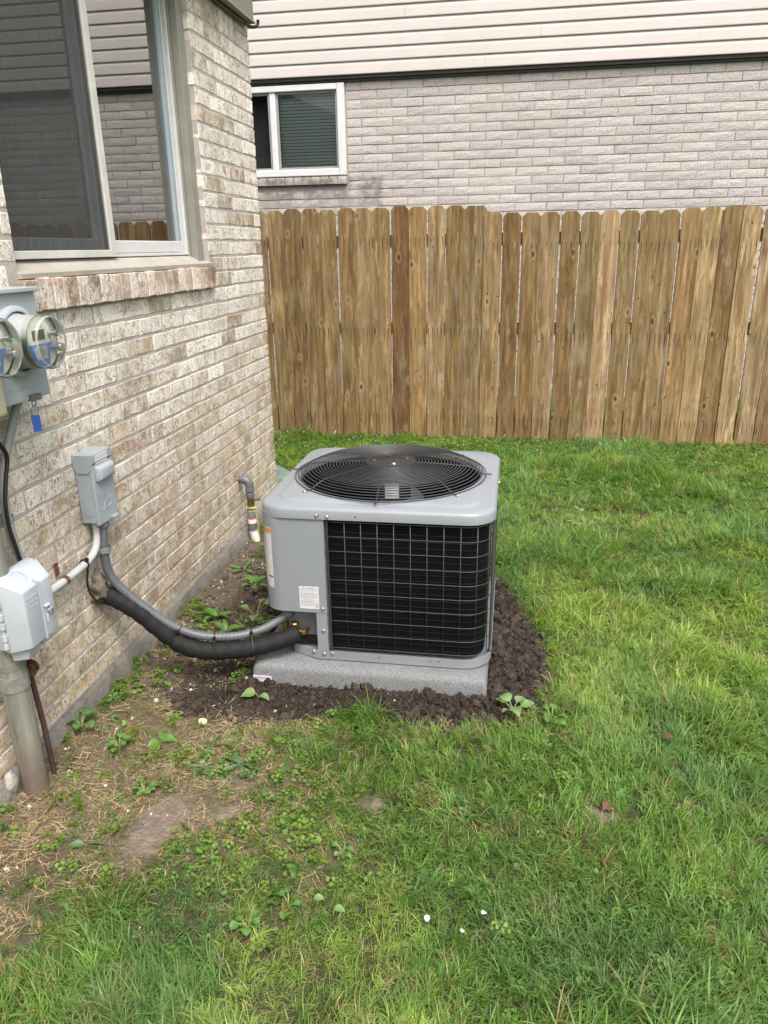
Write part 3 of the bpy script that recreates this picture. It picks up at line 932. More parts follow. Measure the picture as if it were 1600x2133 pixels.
fl = fence('wooden_fence', 'brown dog-eared board fence panel behind the air conditioner, ending at the taller board', gL,
      lambda x: 1.740, lambda x: -.034, 6.045, {iL: (.140, .080, .038), iL+1: (.265, .180, .085), nL-2: (.20, .15, .085), gL.index(.251): (.26, .185, .095), gL.index(.11): (.25, .18, .10)})
o_ = ORG[fl.name]
fr_ = fence('wooden_fence', 'lighter dog-eared board fence panel running to the right edge', gR,
      lambda x: 1.694 - .016*sst(1.1, 1.7, x) + .014*sst(1.9, 3.0, x), lambda x: -.043-.004*(x-1.2), 6.036,
      {0: (.27, .195, .105), 1: (.155, .098, .046), 2: (.19, .125, .06), 6: (.34, .25, .155), 7: (.235, .175, .09), 10: (.245, .165, .08), 11: (.30, .225, .125), 13: (.31, .235, .14), 14: (.25, .195, .12)})
for root, xs_ in ((fl, (-1.3, 1.04)), (fr_, (2.9, 4.6))):
    for px in xs_:
        og = ORG[root.name]
        obj('post', MB().box(px-.045, px+.045, 6.105, 6.19, -.2, 1.70), M['rail'], root, bevel=.004)

# ================================================================== EQUIPMENT PAD
pad = MB()
px0, px1, py0, py1 = .474, 1.296, 2.205, 3.055
def padloop(ins, z, r): return rrect(px0+ins, px1-ins, py0+ins, py1-ins, r, 5, z)
pad.loft([padloop(0, -.03, .012), padloop(.001, .058, .014), padloop(.006, .072, .016), padloop(.016, .081, .02), padloop(.035, .0865, .03), padloop(.10, .089, .03)], True, True, True)
pd = obj('equipment_pad', pad, M['pad'], None, smooth=60, origin=(.885, 2.63, 0))
props(pd, 'speckled grey equipment pad under the air conditioner', 'pad')
lab = MB().box(.4795, .5455, 2.2008, 2.2035, .014, .0385)
lo = obj('pad_sticker', lab, M['label'], pd)
yl = 2.2005
def put(mb, mat, par, name='sticker_print'): return obj(name, mb, mat, par)
put(text_mb('ULTRA', .0105, (.4822, yl, .0275), (1, 0, 0), (0, 0, 1)), M['ink'], lo)
put(text_mb('LITE', .0105, (.5082, yl, .0275), (1, 0, 0), (0, 0, 1)), M['red'], lo)
bars = MB(); xq = .5275
for w in (.8, .5, 1.2, .5, .9, .6, .5, 1.1): bars.add([(xq, yl, .0245), (xq+w*.001, yl, .0245), (xq+w*.001, yl, .0335), (xq, yl, .0335)], [(0, 1, 2, 3)]); xq += w*.001+.0009
put(bars, M['ink'], lo, 'barcode')
put(MB().add([(.483, yl, .0215), (.500, yl, .0215), (.500, yl, .0235), (.483, yl, .0235)], [(0, 1, 2, 3)]), M['red'], lo)

# ================================================================== AIR CONDITIONER
X0, X1, Y0, Y1 = .512, 1.304, 2.256, 3.048
CX, CY = (X0+X1)/2, (Y0+Y1)/2
ac = empty('air_conditioner', (CX, CY, .09), 'grey central air conditioner condenser on a pad beside the brick house', 'air conditioner')
# base pan: rounded, front-left corner cut back for the valves
def basepath(ins):
    P = [(.700, Y0+ins)]
    r = .10
    for cx, cy, a0 in ((X1-r, Y0+r, -90), (X1-r, Y1-r, 0), (X0+r, Y1-r, 90)):
        for q in range(9):
            a = R_(a0+90*q/8); P.append((cx+(r-ins)*math.cos(a), cy+(r-ins)*math.sin(a)))
    P += [(X0+ins, 2.46), (.585, 2.385), (.608, 2.296)]
    return P
bp = basepath(0); bi = basepath(.012)
mb = MB().loft([[(x, y, .0915) for x, y in bi], [(x, y, .0915) for x, y in bp], [(x, y, .124) for x, y in bp], [(x, y, .124) for x, y in basepath(.002)], [(x, y, .104) for x, y in basepath(.003)]], True, True, True)
base = obj('base_pan', mb, M['ac_paint'], ac, smooth=40)
holes = MB()
for x in (.923, 1.10, 1.128): holes.lathe([(.0028, 0), (.0028, -.0008)], (x, Y0-.0002, .112), 'y', 10)
put(holes, M['ink'], base, 'screw_holes')
# coil: fin block and its tubes, swept round three and a half sides
def sweep_path(ins, x_start, r=.095, y_end=2.58, n=10):
    P = [(x_start, Y0+ins)]
    k_ = int((X1-r-x_start)/.03)
    for q in range(1, k_): P.append((x_start+(X1-r-x_start)*q/k_, Y0+ins))
    for cx, cy, a0, nxt in ((X1-r, Y0+r, -90, 0), (X1-r, Y1-r, 0, 0), (X0+r, Y1-r, 90, 0)):
        for q in range(n+1):
            a = R_(a0+90*q/n); P.append((cx+(r-ins)*math.cos(a), cy+(r-ins)*math.sin(a)))
    P.append((X0+ins, y_end))
    return P
cp = sweep_path(.026, .748)
mb = MB().loft([[(x, y, .126), (x, y, .622)] for x, y in cp], False)
obj('coil', mb, M['coil'], ac, smooth=50)
tb = MB()
tp = sweep_path(.0235, .750)
for q in range(20):
    z = .138+.0236*q
    tb.tube([(x, y, z) for x, y in tp], .0011, 5)
props(obj('coil_tubes', tb, M['tube'], ac, smooth=180), kind='stuff')
# wire guard
wp = sweep_path(.006, .7465)
wg = MB()
for q in range(10):
    z = .1375+.0518*q
    wg.tube([(x, y, z) for x, y in wp], .0015, 6)
cum = [0]
for a, b in zip(wp, wp[1:]): cum.append(cum[-1]+math.hypot(b[0]-a[0], b[1]-a[1]))
def at_len(L, path=wp):
    for i in range(len(cum)-1):
        if cum[i+1] >= L:
            t = (L-cum[i])/(cum[i+1]-cum[i]); return (path[i][0]*(1-t)+path[i+1][0]*t, path[i][1]*(1-t)+path[i+1][1]*t)
    return path[-1]
L = .0645
cxm, cym = CX, CY
while L < cum[-1]:
    x, y = at_len(L)
    d = Vector((cxm-x, cym-y)); d.normalize()
    wg.tube([(x+d.x*.003, y+d.y*.003, .131), (x+d.x*.003, y+d.y*.003, .613)], .0015, 6)
    L += .0553
props(obj('wire_guard', wg, M['wire'], ac, smooth=180), 'dark wire mesh guard over the black coil')
for L in (.0085, .585, 1.2, 1.36):
    x, y = at_len(L)
    d = Vector((cxm-x, cym-y)); d.normalize()
    obj('guard_rod', MB().tube([(x-d.x*.002, y-d.y*.002, .112), (x-d.x*.002, y-d.y*.002, .622)], .0030, 8).box(x-.006, x+.006, y-.002, y+.002, .118, .128), M['wire'], ac, smooth=60)
# service panel round the front-left corner
r = .072
def panelpath(ins, x_end):
    P = [(x_end, Y0+.004+ins)]
    for q in range(13):
        a = R_(270-90*q/12); P.append((X0+.003+r+(r-ins)*math.cos(a), Y0+.004+r+(r-ins)*math.sin(a)))
    P.append((X0+.003+ins, 2.60))
    return P
po, pi_ = panelpath(0, .742), panelpath(.014, .730)
mb = MB().loft([[(x, y, z) for x, y in pt] for pt, z in ((pi_, .273), (po, .2685), (po, .624), (pi_, .624))], False)
panel = obj('service_panel', mb, M['ac_paint'], ac, smooth=40)
obj('panel_edge', MB().box(.7405, .7435, Y0+.003, Y0+.030, .266, .624), M['ac_paint'], panel)
# valve compartment: recessed plate and post
cm = MB().box(.560, .712, 2.352, 2.356, .105, .30)
obj('valve_plate', cm, M['ac_paint'], ac)
obj('valve_plate_top', MB().box(.540, .742, 2.275, 2.355, .276, .279), M['ac_paint'], ac)
ps = MB().loft([[(.704, 2.2615, z), (.742, 2.2615, z), (.742, 2.30, z), (.739, 2.30, z), (.739, 2.2645, z), (.7065, 2.2645, z), (.689, 2.352, z), (.686, 2.352, z)] for z in (.120, .272)], True, True, True)
obj('corner_post', ps, M['ac_paint'], ac)
# top cover with raised deck round the fan opening
def tl(ins, z, rr): return rrect(X0-.002+ins, X1+.002-ins, Y0-.002+ins, Y1+.002-ins, rr, 12, z)
def circ(loop, rad, z): return [(CX+rad*(x-CX)/math.hypot(x-CX, y-CY), CY+rad*(y-CY)/math.hypot(x-CX, y-CY), z) for x, y, _ in loop]
L0 = tl(.09, 0, .05)
mid = [tuple((a+b)/2 for a, b in zip(p, q)) for p, q in zip(tl(.066, .6625, .075), circ(L0, .342, .6655))]
def dens(loop):     # add points along the straight runs so the opening stays round
    out = []
    n = len(loop)
    for i in range(n):
        a, b = loop[i], loop[(i+1) % n]
        out.append(a)
        if (i+1) % 13 == 0:
            for q in range(1, 12): out.append(tuple(a[c]+(b[c]-a[c])*q/12 for c in range(3)))
    return out
loops = [tl(.012, .614, .085), tl(0, .6135, .096), tl(0, .617, .096), tl(.001, .640, .096), tl(.0035, .6465, .094), tl(.009, .6510, .091), tl(.017, .6530, .088), tl(.046, .6545, .086), tl(.050, .6552, .084), tl(.055, .6590, .080), tl(.060, .6612, .078), tl(.066, .6622, .075)]
loops = [dens(q) for q in loops]
D0 = dens(tl(.066, .6622, .075))
c1 = circ(D0, .345, .6650)
loops += [[tuple(a*.5+b*.5 for a, b in zip(p, q)) for p, q in zip(D0, c1)], c1, circ(D0, .338, .6655), circ(D0, .333, .662), circ(D0, .331, .652), circ(D0, .330, .60)]
cover = obj('top_cover', MB().loft(loops, True), M['ac_paint'], ac, smooth=35)
sh = [circ(D0, .3295, .645), circ(D0, .328, .55), circ(D0, .345, .50)]
obj('fan_shroud', MB().loft(sh, True), M['ac_dark'], ac, smooth=60)
obj('inner_floor', MB().box(X0+.05, X1-.05, Y0+.05, Y1-.05, .128, .132), M['ac_dark'], ac)
# screws and holes along the cover skirt and base
def screw(x, y, z, ny=(0, -1, 0), rr=.0050):
    ax = 'y' if abs(ny[1]) > .5 else 'x'
    s_ = -1 if (ny[1] < 0 or ny[0] < 0) else 1
    mb = MB().lathe([(rr*1.35, 0), (rr*1.35, s_*.0012), (rr, s_*.0014), (rr*.9, s_*.0042)], (x, y, z), ax, 8)
    return mb
for x, y, z in ((.722, Y0-.002, .6265), (.758, Y0-.002, .6235), (1.262, Y0+.0275, .622), (.7285, Y0+.003, .285), (.727, 2.261, .20), (.727, Y0-.001, .112), (.757, Y0-.001, .115), (1.240, Y0+.016, .113), (.689, Y0+.003, .1155)):
    obj('screw', screw(x, y, z), M['steel'], ac, smooth=40)
obj('screw', screw(X1+.002, 2.70, .625, (1, 0, 0)), M['steel'], ac, smooth=40)
holes = MB()
for x in (.729, .853): holes.lathe([(.0030, 0), (.0030, -.0007)], (x, Y0-.0022, .628), 'y', 10)
put(holes, M['ink'], cover, 'screw_holes')
# fan grille
def gprof(rad):
    if rad < .285: return .7105-.012*(rad/.285)**2
    t = (rad-.285)/(.352-.285)
    return .6985-.031*t**1.2
gr = MB()
nring = 23
for q in range(nring):
    rad = .094+(.352-.094)*q/(nring-1)
    gr.tube([(CX+rad*math.cos(2*PI*t/72), CY+rad*math.sin(2*PI*t/72), gprof(rad)) for t in range(72)], .0019, 6, closed=True)
grille = obj('fan_grille', gr, M['wire'], ac, smooth=180)
hub = obj('hub_plate', MB().lathe([(.0, -.004), (.088, -.004), (.091, -.001), (.091, .0012), (.088, .0022), (.050, .0022), (.048, .0032), (.0, .0032)], (CX, CY, .7095), 'z', 40, False, False), M['ac_dark'], grille, smooth=40)
for a in (20, 110, 200, 290):
    ca, sa = math.cos(R_(a)), math.sin(R_(a))
    sl = MB().add([(CX+ca*.062-sa*u*.016+ca*v*.0075, CY+sa*.062+ca*u*.016+sa*v*.0075, .7121) for u, v in ((-1, -1), (1, -1), (1, 1), (-1, 1))], [(0, 1, 2, 3)])
    put(sl, M['ink'], grille, 'slot')
    obj('bolt', MB().lathe([(.008, 0), (.008, .0035), (.005, .0065)], (CX+ca*.062, CY+sa*.062, .7118), 'z', 8), M['steel'] if a in (290,) else M['wire'], grille, smooth=40)
for q in range(8):
    a = R_(45*q+1)
    ca, sa = math.cos(a), math.sin(a)
    pts = [(CX+ca*rd, CY+sa*rd, gprof(rd)-.0036) for rd in (.085, .14, .20, .255, .285, .305, .33, .350)] + [(CX+ca*.357, CY+sa*.357, .6675), (CX+ca*.372, CY+sa*.372, .6672)]
    obj('spoke', MB().tube(pts, .0027, 7), M['wire'], grille, smooth=60)
    if q in (1, 3, 5, 7):
        obj('foot_screw', MB().lathe([(.008, 0), (.008, .0015), (.0055, .002), (.005, .0055)], (CX+ca*.371, CY+sa*.371, .6665), 'z', 8), M['steel'], grille, smooth=40)
# motor and blades under the grille
mo = obj('fan_motor', MB().lathe([(0, 0), (.070, 0), (.074, .008), (.074, .105), (.066, .118), (.0, .120)], (CX, CY, .555), 'z', 32, False, False), M['ac_dark'], ac, smooth=40)
ml = MB()
for q in range(8):
    a0, a1 = R_(262+5*q), R_(262+5*(q+1))
    ml.add([(CX+.0748*math.cos(a), CY+.0748*math.sin(a), z) for a, z in ((a0, .585), (a1, .585), (a1, .645), (a0, .645))], [(0, 1, 2, 3)])
obj('motor_label', ml, M['label'], mo)
for q in range(3):
    a0 = R_(120*q+75)
    V_ = []; F_ = []
    for i in range(7):
        rd = .055+.258*i/6
        sweep = .55+.28*math.sin(i/6*PI*.9)
        for j in range(6):
            t = j/5-.5
            a = a0+t*sweep*(1.35-.55*i/6)+.30*i/6
            V_.append((CX+rd*math.cos(a), CY+rd*math.sin(a), .535+.085*t*(1-.2*i/6)+.012*math.cos(t*PI)))
    for i in range(6):
        for j in range(5):
            n_ = i*6+j; F_.append((n_, n_+1, n_+7, n_+6))
    obj('fan_blade', MB().add(V_, F_), m_paint('blade_grey', (.07, .075, .08), .35, .1) if q == 0 else bpy.data.materials['blade_grey'], ac, smooth=180)
# warning label on the panel face
yl = Y0+.0034
wl = obj('warning_label', MB().box(.6475, .7165, yl-.0003, yl+.0003, .2825, .3665), M['label'], panel)
yq = yl-.0006
def barrow(mb, x0, x1, z, h, y=yq): mb.add([(x0, y, z), (x1, y, z), (x1, y, z+h), (x0, y, z+h)], [(0, 1, 2, 3)])
tx, ln_ = MB(), MB()
for name_, z in (('WARNING', .3588), ('AVERTISSEMENT', .3375), ('ADVERTENCIA', .3095)):
    t_ = text_mb(name_, .0056, (.6845, yq, z), (1, 0, 0), (0, 0, 1), align='CENTER'); tx.add(t_.v, t_.f)
    w = .0016*len(name_)+.008
    tx.add([(.6835-w-.002, yq, z), (.6835-w+.003, yq, z), (.6835-w+.0005, yq, z+.0045)], [(0, 1, 2)])
for z in (.3545, .3515, .3485, .3330, .3300, .3270, .3240, .3210, .3050, .3020, .2990, .2960, .2930):
    x = .650
    while x < .712 - (.02 if z in (.3485, .3210, .2930) else 0):
        w = random.uniform(.003, .009)
        if not (z < .3 and x > .699): barrow(ln_, x, min(x+w, .7135), z, .0013)
        x += w+.0012
for z in (.3578, .3436, .3365, .3170, .3085): barrow(ln_, .649, .715, z, .0004)
put(tx, M['ink'], wl); put(ln_, M['ink_grey'], wl)
q = MB(); 
for z in (.2890, .3000): barrow(q, .7035, .7135, z, .0008)
for x in (.7035, .7127): barrow(q, x, x+.0008, .2890, .0115)
q.add([(.705, yq, .291), (.7085, yq, .2935), (.712, yq, .2975), (.708, yq, .2965)], [(0, 1, 2, 3)])
put(q, M['ink'], wl)
# tall label wrapped round the corner
ccx, ccy = X0+.003+r, Y0+.004+r
def arcstrip(a0, a1, z0, z1, off, n=10):
    mb = MB(); P0 = []; P1 = []
    for i in range(n+1):
        a = R_(a0+(a1-a0)*i/n); rr = r+off
        P0.append((ccx+rr*math.cos(a), ccy+rr*math.sin(a), z0)); P1.append((ccx+rr*math.cos(a), ccy+rr*math.sin(a), z1))
    return mb.loft([P0, P1], False)
tlb = obj('instruction_label', arcstrip(170, 247, .352, .573, .0004, 12), M['label'], panel, smooth=180)
put(arcstrip(171, 246, .553, .571, .0009, 8), M['orange'], tlb)
put(arcstrip(171, 246, .4085, .4145, .0009, 8), M['yellow'], tlb)
blk, gry = MB(), MB()
def arow(mb, a0, a1, z, h): s_ = arcstrip(a0, a1, z, z+h, .0009, 3); mb.add(s_.v, s_.f)
arow(blk, 185, 228, .5595, .0055)
z = .547
while z > .495: arow(blk, 176, random.uniform(220, 242), z, .0024); z -= .0056
z = .475
while z > .422: arow(gry, 176, random.uniform(215, 243), z, .0018); z -= .0046
z = .404
while z > .376: arow(gry, 176, random.uniform(205, 243), z, .0018); z -= .0050
arow(blk, 228, 246, .3905, .0050)
for i in range(5): arow(blk, 212+3*(i % 2), 222-2*(i % 3), .3560+.0022*i, .0014)
put(blk, M['ink'], tlb); put(gry, M['ink_grey'], tlb)
# service valves
v1 = MB().lathe([(.0, 0), (.012, 0), (.012, .012), (.016, .014), (.016, .024), (.012, .027), (.012, .040), (.015, .041), (.0165, .046), (.0165, .061), (.0135, .064), (0, .064)], (.604, 2.325, .128), 'z', 8, False, False)
v1.lathe([(.011, 0), (.011, .040)], (.604, 2.325, .152), 'x', 10)
obj('service_valve', v1, M['brass'], ac, smooth=30)
v2 = MB().lathe([(.0, 0), (.010, 0), (.010, .05), (.014, .052), (.014, .068), (.0, .070)], (.562, 2.345, .118), 'z', 8, False, False)
v2.lathe([(.010, 0), (.010, -.035)], (.562, 2.345, .145), 'y', 10)
obj('service_valve', v2, M['brass'], ac, smooth=30)
obj('copper_stub', MB().tube([(.622, 2.318, .146), (.640, 2.340, .152), (.645, 2.354, .154)], .0095, 12), M['copper'], ac, smooth=50)
obj('valve_cap', MB().lathe([(0, 0), (.010, 0), (.011, .003), (.011, .014), (0, .016)], (.625, 2.296, .152), 'y', 12, False, False), M['black_plastic'], ac, smooth=40)

# ================================================================== LINE SET + FLEXIBLE CONDUIT
HP = [(-.01, 2.096, .388), (.030, 2.100, .372), (.070, 2.110, .346), (.122, 2.126, .300), (.176, 2.141, .238), (.235, 2.156, .176), (.307, 2.172, .142), (.387, 2.190, .136), (.467, 2.210, .140), (.540, 2.236, .150), (.622, 2.272, .172)]
hp = catmull(HP, 8)
nH = len(hp)
rad = []
for i in range(nH):
    t = i/(nH-1)
    rad.append(.024 if t < .09 else .0315+.0012*math.sin(i*1.3)+(.0006*math.sin(i*2.9)))
j_ = int(nH*.475)
rad[j_] -= .0035
hose = MB().tube(hp, rad, 20, cap=True)
e0, e1 = Vector(hp[-1]), (Vector(hp[-1])-Vector(hp[-2])).normalized()
hose.tube([e0, e0+e1*.008, e0+e1*.014, e0+e1*.017], [.0312, .0300, .024, .012], 20)
hs_ = obj('insulated_line', hose, M['rubber'], None, smooth=60, origin=(.35, 2.18, .1))
props(hs_, 'thick black foam-insulated refrigerant line sagging from wall to air conditioner', 'refrigerant line')
CPp = [(.044, 2.112, .640), (.044, 2.104, .580), (.043, 2.098, .520), (.045, 2.099, .465), (.064, 2.106, .412), (.112, 2.122, .349), (.164, 2.138, .293), (.222, 2.155, .240), (.280, 2.172, .205), (.345, 2.190, .187), (.427, 2.214, .183), (.500, 2.250, .192), (.552, 2.283, .212), (.588, 2.302, .238), (.606, 2.308, .275)]
cpp = catmull(CPp, 26)
rr = [.0148+.0003*(1 if (i//2) % 2 else -1) for i in range(len(cpp))]
cd = obj('flexible_conduit', MB().tube(cpp, rr, 14), M['conduit'], None, smooth=80, origin=(.044, 2.11, .6))
props(cd, 'grey flexible conduit curving from the switch box down to the air conditioner', 'conduit')
def conn(i0, i1, rad_, name):
    a = Vector(cpp[i0]); b = Vector(cpp[i1]); d = (b-a)
    return obj(name, MB().tube([a, a+d*.15, a+d*.16, a+d*.55, a+d*.56, b], [rad_*.92, rad_*.95, rad_*1.15, rad_*1.15, rad_, rad_], 16), M['conduit'], cd, smooth=40)
conn(int(len(cpp)*.915), len(cpp)-8, .021, 'connector')
conn(14, 2, .018, 'connector')
def tie(i_h, off=(0, 0, 0), both=True, name='cable_tie'):
    h = Vector(hp[i_h])
    c = min((Vector(q) for q in cpp), key=lambda q: (q-h).length) if both else h
    d = (Vector(hp[min(i_h+1, nH-1)])-Vector(hp[i_h-1])).normalized()
    u = (c-h); u = (u-d*u.dot(d))
    if u.length < 1e-4: u = Vector((0, 0, 1))-d*d.z
    L_ = u.length if both else 0
    u.normalize(); w = d.cross(u)
    pts = []
    for q in range(12): a = PI*.5+PI*q/11; pts.append(h+w*math.sin(a)*.0345*0+ (w*math.cos(a-PI*.5)*.0345 - u*math.sin(a-PI*.5)*.0345) )
    r2 = .0175 if both else .0345
    for q in range(12): a = PI*q/11; pts.append(h+u*L_+(-w*math.cos(a)*r2+u*math.sin(a)*r2))
    mb = MB().tube(pts, .0022, 6, closed=True)
    mb.box(pts[-1].x-.005, pts[-1].x+.005, pts[-1].y-.006, pts[-1].y+.004, pts[-1].z-.004, pts[-1].z+.005)
    return obj(name, mb, M['black_plastic'], hs_, smooth=60)
tie(int(nH*.09), both=False); tie(int(nH*.46)); tie(int(nH*.66)); tie(int(nH*.82))
# thin control wire hanging at the entry, and the putty that seals the hole
wr = catmull([(.036, 2.000, .540), (.028, 2.015, .505), (.022, 2.012, .46), (.020, 2.018, .42), (.022, 2.045, .375), (.03, 2.075, .350), (.045, 2.095, .345)], 6)
props(obj('control_wire', MB().tube(wr, .0035, 7), M['black_plastic'], None, smooth=80, origin=(.03, 2.0, .54)), 'thin black wire hanging from the white conduit to the putty', 'wire')
pt = bmesh.new(); bmesh.ops.create_icosphere(pt, subdivisions=4, radius=1)
rg = random.Random(5)
for v in pt.verts:
    n_ = float(fbm(v.co.y*2+3, v.co.z*2+1, 1.3))-.5
    v.co = Vector((v.co.x*.042*(1+n_), v.co.y*.042*(1+n_*1.4), v.co.z*.062*(1+n_*1.2)+.012*n_))
me = bpy.data.meshes.new('putty_seal'); pt.to_mesh(me); pt.free(); me.materials.append(M['putty']); me.shade_smooth()
props(link('putty_seal', me, None, (0, 2.088, .395)), 'lump of grey putty sealing the hole where the black line leaves the wall', 'putty')

# ================================================================== DISCONNECT SWITCH BOX
DY0, DY1, DZ0, DZ1, DX = 2.066, 2.184, .636, .860, .063
dbx = empty('switch_box', (.03, 2.125, DZ0), 'small grey air conditioner switch box on the brick wall above the conduit', 'switch box')
body = obj('body', MB().box(.002, DX-.006, DY0+.002, DY1-.002, DZ0, DZ1-.004), M['galv'], dbx, bevel=.002)
cvr = obj('front_cover', MB().box(DX-.012, DX, DY0, DY1, DZ0-.006, DZ1-.034), M['galv'], dbx, bevel=.0025)
hood = MB().box(.0, DX+.0025, DY0-.0022, DY1+.0022, DZ1-.003, DZ1)
hood.box(DX-.0005, DX+.0025, DY0-.0022, DY1+.0022, DZ1-.026, DZ1-.003)
for yy in (DY0-.0022, DY1+.0002):
    hood.loft([[(x, yy+e, z) for x, z in ((.001, DZ1-.003), (.001, DZ1-.044), (.013, DZ1-.057), (.049, DZ1-.057), (DX-.0005, DZ1-.044), (DX-.0005, DZ1-.003))] for e in (0, .002)], True, True, True)
obj('hood', hood, M['galv'], dbx)
kb = MB().loft([[(x, y, z) for y, z in ((DY0+.012+i, .770+i), (DY1-.008-i, .770+i), (DY1-.008-i, .822-i), (DY0+.012+i, .822-i))] for x, i in ((DX-.002, 0), (DX+.012, .002), (DX+.020, .010))], True, True, True)
obj('handle', kb, M['galv'], dbx, bevel=.005, bseg=3, smooth=50)
ko = obj('knockout', MB().lathe([(.016, 0), (.016, -.0012), (.0135, -.0012), (.0135, 0), (.0105, -.0003), (.0105, -.0014), (0, -.0014)], (.029, DY0+.002, .672), 'y', 28, False, False), M['galv'], dbx, smooth=40)
obj('hasp', MB().box(DX-.004, DX+.010, DY1-.040, DY1-.012, DZ0-.004, DZ0+.002), M['galv'], dbx, bevel=.001)
# cast duck-like maker's emblem low on the cover
em = MB()
ol = catmull([(DX+.0006, 2.098, .672), (DX+.0006, 2.108, .690), (DX+.0006, 2.124, .702), (DX+.0006, 2.136, .704), (DX+.0006, 2.137, .716), (DX+.0006, 2.145, .722), (DX+.0006, 2.150, .716), (DX+.0006, 2.158, .714), (DX+.0006, 2.149, .707), (DX+.0006, 2.147, .698), (DX+.0006, 2.150, .684), (DX+.0006, 2.136, .676), (DX+.0006, 2.115, .676), (DX+.0006, 2.098, .672)], 4)
em.tube(ol, .0012, 5)
obj('cast_emblem', em, M['galv'], cvr, smooth=80)
sx = DX+.0029
sk = obj('sticker', MB().box(sx-.0003, sx+.0002, 2.087, 2.160, .836, .857), M['label'], dbx)
put(text_mb('AIR COND MAIN', .0105, (sx+.0005, 2.0895, .8425), (0, 1, 0), (0, 0, 1)), M['ink_grey'], sk)
obj('sticker', MB().box(DX+.0002, DX+.0006, 2.088, 2.160, .8255, .832), M['label'], dbx)
# conduit strap
stp = MB()
ctr = Vector((.0435, 2.099, .535))
pts = [(.004, 2.070, .540), (.020, 2.074, .540)] + [(.0435-.020*math.cos(R_(a)), 2.099-.020*math.sin(R_(a)), .537) for a in range(40, 281, 20)]
for (a, b) in zip(pts, pts[1:]):
    a, b = Vector(a), Vector(b); n_ = Vector((0, 0, .010))
    nn = (b-a).cross(Vector((0, 0, 1))).normalized()*.0018
    stp.add([a-n_, b-n_, b+n_, a+n_, a-n_+nn, b-n_+nn, b+n_+nn, a+n_+nn], [(0, 1, 2, 3), (4, 7, 6, 5), (3, 2, 6, 7), (0, 4, 5, 1)])
stp.lathe([(.008, 0), (.008, .004), (.005, .006), (.005, .014), (0, .014)], (.006, 2.068, .540), 'x', 8, False, False)
props(obj('pipe_strap', stp, M['zinc'], None, smooth=30, origin=(.02, 2.09, .537)), 'zinc strap holding the grey conduit under the switch box', 'strap')
# white painted conduit to the telecom box
wc = catmull([(.030, 2.094, .640), (.030, 2.097, .612), (.029, 2.094, .580), (.027, 2.074, .545), (.026, 2.035, .526), (.025, 1.97, .518), (.025, 1.89, .516), (.025, 1.79, .517), (.025, 1.62, .520)], 8)
props(obj('white_conduit', MB().tube(wc, .0125, 14), M['pvc_white'], None, smooth=80, origin=(.03, 2.0, .55)), 'white painted conduit bending from the switch box to the telecom box', 'conduit')
obj_t = MB().tube([(.025+.0145*math.cos(a), 2.006, .522+.0145*math.sin(a)) for a in [2*PI*q/12 for q in range(12)]], .003, 6, closed=True).box(.030, .040, 2.001, 2.011, .533, .543)
props(obj('cable_tie', obj_t, M['black_plastic'], None, smooth=60, origin=(.025, 2.0, .52)), 'black cable tie round the white conduit', 'cable tie')
sp = MB().box(.003, .0055, 1.884, 1.902, .532, .572).loft([[(.0255-.0150*math.cos(R_(a)), y, .516+.0150*math.sin(R_(a))) for a in range(-30, 211, 20)] for y in (1.885, 1.901)], False).lathe([(.006, 0), (.005, .004), (0, .005)], (.005, 1.893, .556), 'x', 8, False, False)
props(obj('pipe_strap', sp, M['rust'], None, smooth=40, origin=(.01, 1.89, .53)), 'rusty one-hole strap holding the white conduit to the bricks', 'strap')

# ================================================================== METER BOX WITH TWO METERS
mbx = empty('meter_box', (.05, 1.66, 1.09), 'grey metal meter box with two round electric meters on the wall', 'meter box')
MY0, MY1, MZ0, MZ1, MX = 1.46, 1.862, 1.092, 1.372, .100
enc = obj('enclosure', MB().box(.002, MX-.004, MY0, MY1-.002, MZ0, MZ1-.002), M['meter_box'], mbx, bevel=.004)
fcv = obj('front_cover', MB().box(MX-.006, MX, MY0, MY1, MZ0, MZ1-.004), M['meter_box'], mbx, bevel=.003)
obj('rain_lip', MB().box(.002, MX+.012, MY0, MY1+.003, MZ1-.011, MZ1), M['meter_box'], mbx, bevel=.002)
obj('embossed_name', text_mb('MILBANK', .017, (MX+.0004, 1.690, 1.122), (0, 1, 0), (0, 0, 1), .0006), M['meter_box'], fcv)
hb = MB().box(MX-.004, MX+.014, 1.765, 1.800, 1.090, 1.106).tube([(MX+.006, 1.774+.008*math.sin(a), 1.083+.010*math.cos(a)) for a in [2*PI*q/12 for q in range(12)]], .0014, 6, closed=True)
obj('latch', hb, M['dark_pipe'], mbx, smooth=40)
tag = empty('seal_tag', (MX+.006, 1.77, 1.05), 'blue seal tag on a wire hanging under the meter box', 'tag')
obj('tag', MB().loft([[(MX+.006+e, y, z) for y, z in ((1.752, 1.056), (1.787, 1.049), (1.787, 1.006), (1.755, 1.011))] for e in (0, .002)], True, True, True), M['blue'], tag)
obj('wire_loop', MB().tube(catmull([(MX+.006, 1.774, 1.080), (MX+.006, 1.757, 1.068), (MX+.006, 1.760, 1.054), (MX+.007, 1.771, 1.050), (MX+.006, 1.784, 1.052), (MX+.006, 1.788, 1.066), (MX+.006, 1.775, 1.079)], 5), .0007, 5), M['black_plastic'], tag)
